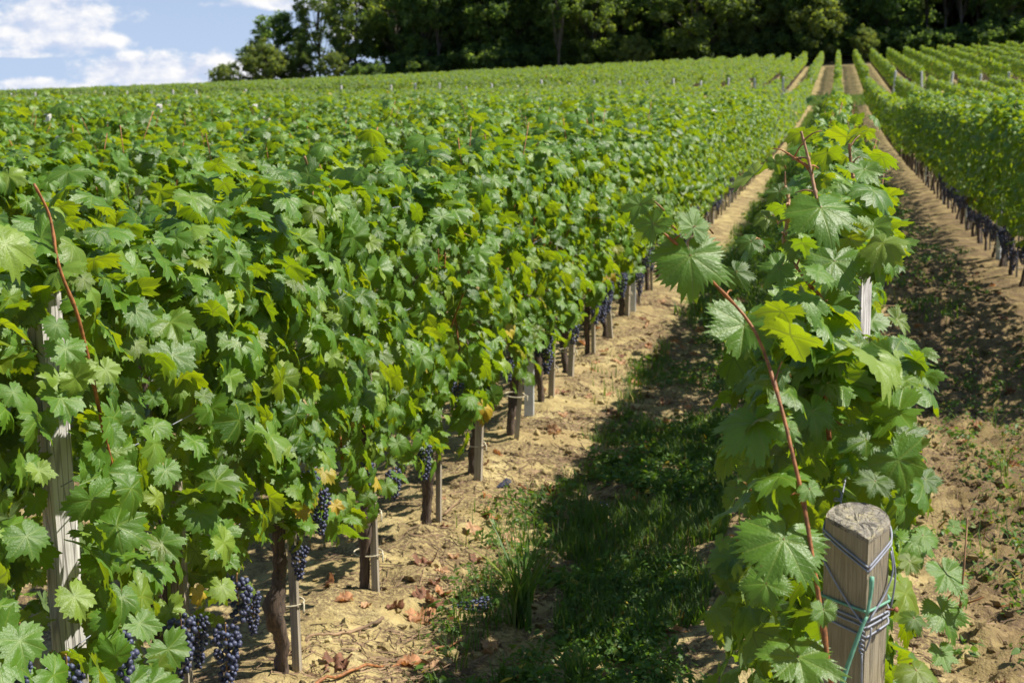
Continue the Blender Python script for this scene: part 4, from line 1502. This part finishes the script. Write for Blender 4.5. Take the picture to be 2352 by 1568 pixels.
TREES = {
    'oak': make_tree('oak', 1, 13, 5.2, 1.2, 190, 85, .36, 'tree_leaf'),
    'dark': make_tree('dark', 2, 17, 4.6, 1.2, 210, 85, .38, 'tree_leaf'),
    'dark2': make_tree('dark2', 3, 18, 4.2, 1.6, 200, 85, .38, 'tree_leaf', trunk_r=.26),
    'airy': make_tree('airy', 4, 16, 3.8, 1.5, 120, 62, .34, 'tree_leaf_mid', trunk_r=.2),
    'mid': make_tree('mid', 5, 15, 4.6, .5, 200, 85, .36, 'tree_leaf_mid'),
    'light': make_tree('light', 6, 8, 3.4, .2, 130, 75, .30, 'tree_leaf_light', trunk_r=.13),
    'bush': make_tree('bush', 7, 4.6, 2.5, .0, 80, 70, .24, 'tree_leaf_light', trunk_r=.08),
    'shrub': make_tree('shrub', 8, 3.6, 2.6, 0.0, 80, 75, .28, 'tree_leaf', trunk_r=.07),
    'slim': make_tree('slim', 9, 19, 2.9, 6.0, 110, 75, .36, 'tree_leaf', trunk_r=.19)}


def plant_tree(kind, name, x, Y, scale, label, cat='tree', group=None, rz=None, hscale=1.0, X=None):
    if X is None:
        X = at_y(x, 200, Y)[0]
    t = empty(name, (X, Y, float(elev(X, Y)) - .1), random.uniform(0, 6.28) if rz is None else rz)
    t.scale = (scale, scale, scale * hscale)
    tag(t, label, cat, group)
    tr, cr = TREES[kind]
    child('trunk', tr, t)
    child('crown', cr, t)
    return t


plant_tree('bush', 'small_tree', 522, 203, 1.02, 'small light-green tree at the far left end of the wood')
plant_tree('light', 'small_tree', 605, 204, .88, 'low rusty-tinged tree between the small light-green tree and the dark round oak')
plant_tree('oak', 'oak_tree', 645, 213, .88, 'dark round oak rising behind the rusty-tinged small tree', hscale=.95)
plant_tree('airy', 'tall_tree', 735, 214, 1.02, 'tall airy tree with sky showing through, right of the dark round oak')
plant_tree('mid', 'broad_tree', 820, 209, 1.0, 'tall mid-green tree between the two airy sky-pierced trees', hscale=1.08)
plant_tree('airy', 'tall_tree', 910, 212, 1.08, 'airy tree with sky holes beside the solid dark wood', rz=2.2)
plant_tree('light', 'low_tree', 770, 203, .62, 'low bright leafy tree in front of the tall mid-green tree')
plant_tree('mid', 'low_tree', 690, 206, .48, 'low green tree right of the rusty-tinged tree under the oak')
plant_tree('shrub', 'shrub', 850, 202, 1.0, 'round dark shrub at the vine edge under the airy tree', 'shrub')
plant_tree('mid', 'broad_tree', 1360, 204, .95, 'mid-green tree beside the pale bare trunk in the middle of the wood', hscale=.95)
plant_tree('light', 'small_tree', 1455, 201, .62, 'low pale-yellow bushy tree left of the broad olive tree')
plant_tree('mid', 'broad_tree', 1600, 203, 1.12, 'broad olive-green tree standing over the end of the vine rows', hscale=.92, rz=1.0)
plant_tree('mid', 'broad_tree', 1730, 205, .82, 'olive-green tree just left of the pale ivy-clad tree', rz=4.0)
plant_tree('light', 'ivy_tree', 1875, 203, 1.15, 'pale green ivy-clad tree behind the head of the central alley')
plant_tree('slim', 'slim_tree', 1283, 201, .95, 'slim tree with a pale bare trunk at the wood edge')
plant_tree('light', 'sapling', 1985, 201, .55, 'thin pale sapling just right of the ivy-clad tree')
plant_tree('light', 'small_tree', 2300, 207, .7, 'light leafy small tree near the grassy corner at the right edge')
gt = rng(15)
DARKL = 'dark leafy tree packed into the front of the dense wood'
for x in range(960, 2480, 46):
    plant_tree((['dark', 'mid', 'mid', 'dark2'] if 1270 < x < 1960 else ['dark', 'dark2', 'slim', 'dark'])[int(gt.integers(4))], 'forest_tree', x + gt.uniform(-15, 15), 206 + gt.uniform(0, 5), gt.uniform(.85, 1.1), DARKL, group='front trees of the dense wood')
for x in range(880, 2560, 52):
    plant_tree(['dark', 'dark2', 'oak'][int(gt.integers(3))], 'forest_tree', x + gt.uniform(-15, 15), 217 + gt.uniform(0, 5), gt.uniform(.95, 1.2), 'dark tree deeper inside the dense wood', group='deeper trees of the dense wood')
for x in range(900, 2560, 60):
    plant_tree(['dark', 'dark2', 'oak'][int(gt.integers(3))], 'forest_tree', x + gt.uniform(-15, 15), 231 + gt.uniform(0, 6), gt.uniform(1.0, 1.2), 'dark tree high up at the back of the wood', group='rear trees of the dense wood')
for x in range(940, 2560, 40):
    plant_tree('shrub', 'shrub', x + gt.uniform(-12, 12), 213 + gt.uniform(0, 16), gt.uniform(1.1, 1.9), 'tall shadowed shrub between the trunks inside the wood', 'shrub', 'tall shrubs inside the wood')
for x in range(930, 2420, 44):
    plant_tree('shrub', 'shrub', x + gt.uniform(-12, 12), 203.5 + gt.uniform(0, 4), gt.uniform(.8, 1.3), 'dark undergrowth shrub at the shaded foot of the wood', 'shrub', 'undergrowth shrubs along the wood')
plant_tree('dark', 'distant_tree', 4, 262, .22, 'tiny distant tree on the skyline at the left edge')

# ------------------------------------------------------------------ ground cover and litter


def blades(name, XY, hgt, wid, seed, mat, lean=.5, label='', cat='grass', seg=3):
    g = rng(seed)
    m = len(XY)
    z = ground_z(XY[:, 0], XY[:, 1])
    h = hgt * g.uniform(.4, 1.3, m)
    a = g.random(m) * 6.283
    ln = g.uniform(.1, 1, m) * lean
    dx = np.stack([np.cos(a), np.sin(a)], -1)
    w_ = wid * g.uniform(.6, 1.3, m)
    V = []
    for k_ in range(seg):
        t = k_ / (seg - 1)
        wk = w_ * (1 - t ** 1.6) * .5 + .0004
        c = XY + dx * (ln * h * t * t)[:, None]
        zz = z + h * (t - .35 * ln * t * t) - .005
        side = np.stack([-dx[:, 1], dx[:, 0]], -1) * wk[:, None]
        V.append(np.stack([c[:, 0] - side[:, 0], c[:, 1] - side[:, 1], zz], -1))
        V.append(np.stack([c[:, 0] + side[:, 0], c[:, 1] + side[:, 1], zz], -1))
    V = np.stack(V, 1)
    base = (np.arange(m) * seg * 2)[:, None]
    F = np.concatenate([base + np.array([2 * k_, 2 * k_ + 1, 2 * k_ + 3, 2 * k_ + 2])[None] for k_ in range(seg - 1)])
    t = leaf_tints(g, m, .03, .03)
    o = mk(name, V.reshape(-1, 3), [F], M[mat], tint=np.repeat(t, seg * 2, axis=0))
    return tag(o, label, cat, kind='stuff')


def strip_points(g, n, x0, x1, y0, y1, power=1.0, thr=0.0, scale=1.2, seed=0):
    out = []
    while sum(len(o) for o in out) < n:
        X = g.uniform(x0, x1, n * 2)
        Y = y0 + (y1 - y0) * g.random(n * 2) ** power
        edge = np.minimum(X - x0, x1 - X) / (.5 * (x1 - x0))
        d = vnoise(X * scale, Y * scale * .8, 40 + seed) * .7 + vnoise(X * scale * 3, Y * scale * 3, 50 + seed) * .4 + edge * .8 - .2
        k_ = d > thr
        out.append(np.stack([X[k_], Y[k_]], -1))
    return np.concatenate(out)[:n]


gg = rng(90)
pts = np.vstack([strip_points(gg, 2600, -1.5, -1.1, 3.9, 13, 1.2, .3), strip_points(gg, 15000, -1.2, -.45, 3.6, 9, 1.2, .42), strip_points(gg, 11000, -1.28, -.05, 8, 16, 1.2, .25), strip_points(gg, 14000, -1.45, -.15, 13, 45, 1.1, .05), strip_points(gg, 12000, -1.6, -.15, 45, 103, 1, .0),
                 strip_points(gg, 500, .45, 1.5, 4, 16, 1.2, .45), strip_points(gg, 4000, .4, 1.3, 40, 103, 1, .15), strip_points(gg, 500, -1.7, -1.0, 4, 12, 1.2, .3)])
far_ = pts[:, 1] > 14
blades('grass', pts, np.where(far_, np.where(pts[:, 1] > 45, .22, .14), .10), np.where(far_, np.where(pts[:, 1] > 45, .03, .012), .006), 1, 'grass', .8, 'short green grass growing down the shaded middle of the alley')
hp_ = np.stack([gg.uniform(-14, 14, 16000), gg.uniform(102.5, 113.2, 16000)], -1)
blades('headland_grass', hp_, .28, .035, 2, 'grass', .6, 'pale green grass strip crossing between the two vine blocks')
hp2 = np.stack([gg.uniform(10, 40, 5000), gg.uniform(192, 203, 5000)], -1)
blades('meadow_grass', hp2, .5, .10, 3, 'grass', .6, 'sunny grass patch beside the wood at the upper right')


def weeds():
    g = rng(91)
    ctr = np.vstack([strip_points(g, 1300, -1.3, -.38, 3.4, 9, 1.2, .2, seed=3), strip_points(g, 260, .3, 1.7, 4, 14, 1.1, .15, seed=6), strip_points(g, 1100, -1.3, -.05, 8, 15, 1.1, .06, seed=3), strip_points(g, 2000, -1.42, -.1, 14, 45, 1.1, .05, seed=3), strip_points(g, 120, -1.65, -1.1, 4, 12, 1.2, .25, seed=4),
                     strip_points(g, 330, .4, 1.7, 4, 22, 1.1, .3, seed=5), strip_points(g, 500, .4, 1.5, 22, 60, 1.0, .25, seed=5)])
    m = len(ctr)
    per = 13
    ci = np.repeat(np.arange(m), per)
    far = np.clip(ctr[:, 1] / 12, 1, 3)
    a = g.random(m * per) * 6.283
    rr = g.uniform(.008, .07, m * per) * far[ci] ** .6
    X = ctr[ci, 0] + rr * np.cos(a)
    Y = ctr[ci, 1] + rr * np.sin(a)
    hh = g.uniform(.01, .075, m * per) * (.6 + .7 * g.random(m)[ci])
    Z = ground_z(X, Y) + hh
    s = g.uniform(.012, .034, m * per) * far[ci] ** .7 * (.6 + .9 * g.random(m)[ci])
    n = np.stack([np.cos(a) * .5, np.sin(a) * .5, np.ones(m * per)], -1) + g.normal(0, .4, (m * per, 3))
    n /= np.linalg.norm(n, axis=1, keepdims=True)
    t = np.stack([np.cos(a), np.sin(a), .3 + 0 * a], -1)
    t -= n * np.sum(t * n, 1, keepdims=True)
    t /= np.linalg.norm(t, axis=1, keepdims=True)
    x = np.cross(t, n)
    q = np.array([(0, -.5, 0), (.26, -.12, .05), (.22, .25, .03), (0, .6, -.08), (-.22, .25, .03), (-.26, -.12, .05)])
    V = np.stack([X, Y, Z], -1)[:, None] + s[:, None, None] * (q[None, :, :1] * x[:, None] + q[None, :, 1:2] * t[:, None] + q[None, :, 2:] * n[:, None])
    o = mk('weeds', V.reshape(-1, 3), [np.arange(m * per * 6).reshape(-1, 6)], M['grass'], tint=np.repeat(leaf_tints(g, m * per, .02, .01), 6, axis=0), smooth=False)
    tag(o, 'low broad-leaved weeds carpeting the shaded alley floor', 'weeds', kind='stuff')


weeds()


def litter():
    g = rng(92)
    b = MB()
    n = 11000
    X = np.concatenate([g.normal(-1.4, .34, n), g.normal(-.6, .5, 4000), g.uniform(.25, 1.8, 4000)])
    Y = np.concatenate([3.6 + 12 * g.random(n) ** 1.4, 3.5 + 9 * g.random(4000) ** 1.3, 4 + 14 * g.random(4000) ** 1.2])
    dens = vnoise(X * 2.2, Y * 2.2, 66) > -.15
    X, Y = X[dens], Y[dens]
    m = len(X)
    a = g.random(m) * 6.283
    L_ = g.uniform(.015, .09, m)
    r = g.uniform(.0011, .0030, m)
    V, F = [], []
    P0 = np.stack([X, Y, ground_z(X, Y) + g.uniform(.002, .008, m)], -1)
    X1, Y1 = X + np.cos(a) * L_, Y + np.sin(a) * L_
    P1 = np.stack([X1, Y1, ground_z(X1, Y1) + g.uniform(.002, .012, m)], -1)
    s = np.stack([-np.sin(a), np.cos(a), 0 * a], -1) * r[:, None]
    u = np.array([0, 0, 1.0]) * r[:, None] * 1.4
    V = np.stack([P0 - s, P0 + s, P0 + u, P1 - s, P1 + s, P1 + u], 1).reshape(-1, 3)
    k_ = (np.arange(m) * 6)[:, None]
    F = np.concatenate([k_ + np.array(f)[None] for f in ((0, 3, 5, 2), (2, 5, 4, 1), (1, 4, 3, 0))])
    o = mk('straw_litter', V, [F], M['straw'], smooth=False)
    tag(o, 'dry straw, tendrils and twig bits strewn over the soil', 'litter', kind='stuff')
    # crumbs and clods of soil
    V0, F0 = ICO1
    m = 6400
    X = np.concatenate([g.uniform(.3, 1.75, 4000), g.normal(-1.5, .4, 2000), g.uniform(-1.2, 0, 400)])
    Y = np.concatenate([3.6 + 16 * g.random(4000) ** 1.4, 3.5 + 10 * g.random(2000) ** 1.3, 3.5 + 7 * g.random(400)])
    s = np.exp(g.normal(math.log(.009), .55, m)) * np.where(X > .2, 1.3, 1)
    s = np.clip(s, .003, .032)
    j = 1 + .28 * g.normal(0, 1, (m, len(V0)))
    V = V0[None] * j[..., None] * s[:, None, None] * np.array([1, 1, .75])
    V = V + np.stack([X, Y, ground_z(X, Y) + s * .25], -1)[:, None]
    F = (F0[None] + (np.arange(m) * len(V0))[:, None, None]).reshape(-1, 3)
    o = mk('soil_clods', V.reshape(-1, 3), [F], M['soil'], smooth=False)
    tag(o, 'crumbled clods of yellow-brown soil', 'clods', kind='stuff')


litter()

# fallen leaves: curled, dry, each one its own
DRY = []
for i in range(9):
    g = rng(500 + i)
    V, F3, F4, uv, T = LT_A.make(np.zeros((1, 3)), np.array([[0, 0, 1.0]]), np.array([[0, 1.0, 0]]), np.array([.115]), g, np.array([[.5, 0, 0]]), curl=0.3)
    x, y = V[:, 0].copy(), V[:, 1].copy()
    k1, k2 = g.uniform(5, 13), g.uniform(2, 9)
    a = g.random() * 3.14
    u = x * math.cos(a) + y * math.sin(a)
    V[:, 2] += k1 * u * u + k2 * .012 * np.sin(u * 90 + y * 60) * .12 + .006 * np.sin(x * 140) * np.cos(y * 120)
    ln = np.sqrt(x * x + y * y)
    V[:, :2] *= (1 - .25 * np.abs(u)[:, None] * 10 * .5)
    b = MB()
    b.add(V, F3, F4, 0)
    DRY.append(b.build('fallen_leaf', M[['dry_leaf', 'dry_leaf_dark', 'dry_leaf_pale'][i % 3]], link=False).data)
gl = rng(93)


def fallen(X, Y, k_, sc_, lab, grp=None):
    o = bpy.data.objects.new('fallen_leaf', DRY[k_])
    C.objects.link(o)
    o.location = (X, Y, gz(X, Y) + .008)
    o.rotation_euler = (gl.normal(0, .3), gl.normal(0, .3), gl.random() * 6.28)
    o.scale = (sc_,) * 3
    tag(o, lab, 'leaf', grp)


for (x, y, k_, s, lab) in [(1003, 1372, 1, .9, 'curled rust-red dry leaf standing on the soil in front of the tied stake'), (985, 1418, 0, 1.1, 'broad orange-brown dry leaf below the rust-red curled leaf'),
                           (1170, 1225, 2, 1.1, 'pale tan dry leaf on bare soil at the middle of the sunny strip'), (1085, 1203, 2, .9, 'folded tan dry leaf right of the knobbly trunk'),
                           (770, 1508, 1, 1.1, 'crumpled brown leaf at the bottom edge near the fallen cane'), (1555, 1440, 2, .8, 'tan dry leaf lying in the shade left of the big lower leaf'),
                           (1212, 1548, 1, 1.0, 'dark brown curled leaf in the grass at the bottom edge')]:
    d = ray(x, y)
    P = CAMP + d * ((gz(*(CAMP + d * (-CAM_H / d[2]))[:2]) + .02 - CAM_H) / d[2])
    fallen(P[0], P[1], k_, s, lab)
for i in range(210):
    if i < 140:
        X, Y = gl.normal(-1.4, .35), 4.2 + 12 * gl.random() ** 1.5
    elif i < 168:
        X, Y = gl.uniform(-1, 0), 3.8 + 8 * gl.random() ** 1.3
    else:
        X, Y = gl.uniform(.3, 1.8), 4 + 16 * gl.random()
    reg = 'the sunny soil beside the left row' if i < 140 else ('the shaded grassy alley floor' if i < 168 else 'the cloddy soil of the right alley')
    fallen(X, Y, int(gl.integers(9)), gl.uniform(.35, .9), 'dry brown leaf lying on ' + reg, 'dry leaves on ' + reg)

# green leaves and grape clusters dropped on the ground


def px_ground(x, y):
    d = ray(x, y)
    P = CAMP + d * (-CAM_H / d[2])
    for _ in range(3):
        z = gz(P[0], P[1])
        P = CAMP + d * ((z - CAM_H) / d[2])
    return P


for (x, y, s, rz, lab) in [(1110, 1397, .95, .3, 'dropped cluster of blue grapes on the soil by the tall grass tuft'), (1158, 1108, .55, 1.2, 'small blue grape cluster lying on sunlit soil farther along the strip'), (1360, 1165, .7, 2.0, 'fallen grape cluster in the shade at the weed edge')]:
    P = px_ground(x, y)
    o = bpy.data.objects.new('fallen_grapes', BUNCH[1])
    C.objects.link(o)
    o.location = P + np.array([.06 * s, 0, .035 * s])
    o.rotation_euler = (0, RAD(82), rz)
    o.scale = (s * .7, s, s)
    tag(o, lab, 'grapes')

# pruned canes lying about
for (a, c, r, mat, lab) in [((700, 1590), (1060, 1478), .006, 'cane', 'long reddish pruned cane lying across the soil at the bottom'), ((1135, 1155), (1330, 1190), .005, 'cane_tan', 'brown pruned cane on the soil beside the small grape cluster'),
                            ((1190, 1118), (1275, 1150), .005, 'cane', 'short orange cane slanting down to the weeds'), ((880, 1425), (700, 1482), .007, 'straw', 'pale dry stick below the nearest dark trunk'),
                            ((1020, 1185), (1060, 1150), .006, 'straw', 'bleached twig propped beside the knobbly trunk'), ((1420, 1385), (1520, 1340), .004, 'cane_tan', 'tan cane lying in the shaded weeds'), ((1650, 1160), (1500, 1185), .004, 'cane_tan', 'thin cane in the shade left of the middle row')]:
    A, B = px_ground(*a), px_ground(*c)
    g = rng(int(a[0]))
    mids = [A + (B - A) * t for t in np.linspace(0, 1, 6)]
    for m_ in mids[1:-1]:
        m_[:2] += g.normal(0, .012, 2)
    Pth = smooth_path(mids, 24)
    Pth[:, 2] = ground_z(Pth[:, 0], Pth[:, 1]) + r + .006 + .008 * np.sin(np.linspace(0, 9, 24))
    b = MB()
    b.tube(Pth, np.linspace(r, r * .6, 24) * (1 + .25 * (np.arange(24) % 6 == 2)), 7)
    o = b.build('pruned_cane', M[mat])
    tag(o, lab, 'cane')
gc = rng(94)
for i in range(26):
    X, Y = (gc.normal(-1.35, .3), 4.5 + 14 * gc.random() ** 1.2) if i < 18 else (gc.uniform(.4, 1.7), 5 + 12 * gc.random())
    a, L_ = gc.random() * 3.14, gc.uniform(.12, .38)
    t = np.linspace(-.5, .5, 9)
    Pth = np.stack([X + t * L_ * math.cos(a) + gc.normal(0, .004, 9), Y + t * L_ * math.sin(a) + gc.normal(0, .004, 9), 0 * t], -1)
    Pth[:, 2] = ground_z(Pth[:, 0], Pth[:, 1]) + .012
    b = MB()
    b.tube(Pth, np.linspace(.0035, .002, 9), 6)
    o = b.build('pruned_cane', M[['cane_tan', 'straw', 'cane'][i % 3]])
    tag(o, 'thin dry cane lying on ' + ('the sunny soil along the left row' if i < 18 else 'the soil of the right alley'), 'cane', 'thin canes on ' + ('the sunny strip' if i < 18 else 'the right alley'))


# tall grass tufts
def tuft(P, n, h, w_, seed, label):
    g = rng(seed)
    b = MB()
    for i in range(n):
        a, L_ = g.random() * 6.283, h * g.uniform(.45, 1.1)
        ln = g.uniform(.15, .75)
        d = np.array([math.cos(a), math.sin(a), 0])
        b0 = np.array([g.normal(0, .02), g.normal(0, .02), -.01])
        pts = np.array([b0 + d * ln * L_ * t ** 2 + np.array([0, 0, L_ * (t - .45 * ln * t ** 2.5)]) for t in np.linspace(0, 1, 7)])
        s = np.array([-d[1], d[0], 0])
        wk = w_ * g.uniform(.6, 1.2) * (1 - np.linspace(0, 1, 7) ** 2) * .5 + .0004
        V = np.vstack([pts - s * wk[:, None], pts + s * wk[:, None]])
        b.add(V, None, [(k_, k_ + 1, 7 + k_ + 1, 7 + k_) for k_ in range(6)], 0, (g.random(), .15 * (g.random() < .2), 0))
    o = b.build('grass_tuft', M['grass'], tint=True)
    o.location = P
    tag(o, label, 'grass tuft')
    return o


tuft(px_ground(1195, 1440), 60, .46, .013, 1, 'tall arching grass tuft over the dropped grape cluster')
tuft(px_ground(1330, 1575), 60, .22, .006, 2, 'fine bright grass tuft at the bottom edge of the alley')
tuft(px_ground(1160, 1570), 36, .18, .005, 3, 'short grass tuft at the bottom edge beside the brown curled leaf')
tuft(px_ground(1480, 1010), 40, .26, .006, 4, 'thin upright grass tuft at the sunny edge of the weeds')
tuft(px_ground(2310, 1090), 10, .30, .006, 5, 'sparse upright green grass stems on the right alley soil')
tuft(px_ground(2285, 985), 8, .26, .005, 6, 'thin pale seedling grass standing in the right alley')

bpy.context.view_layer.update()
print('objects', len(sc.objects))
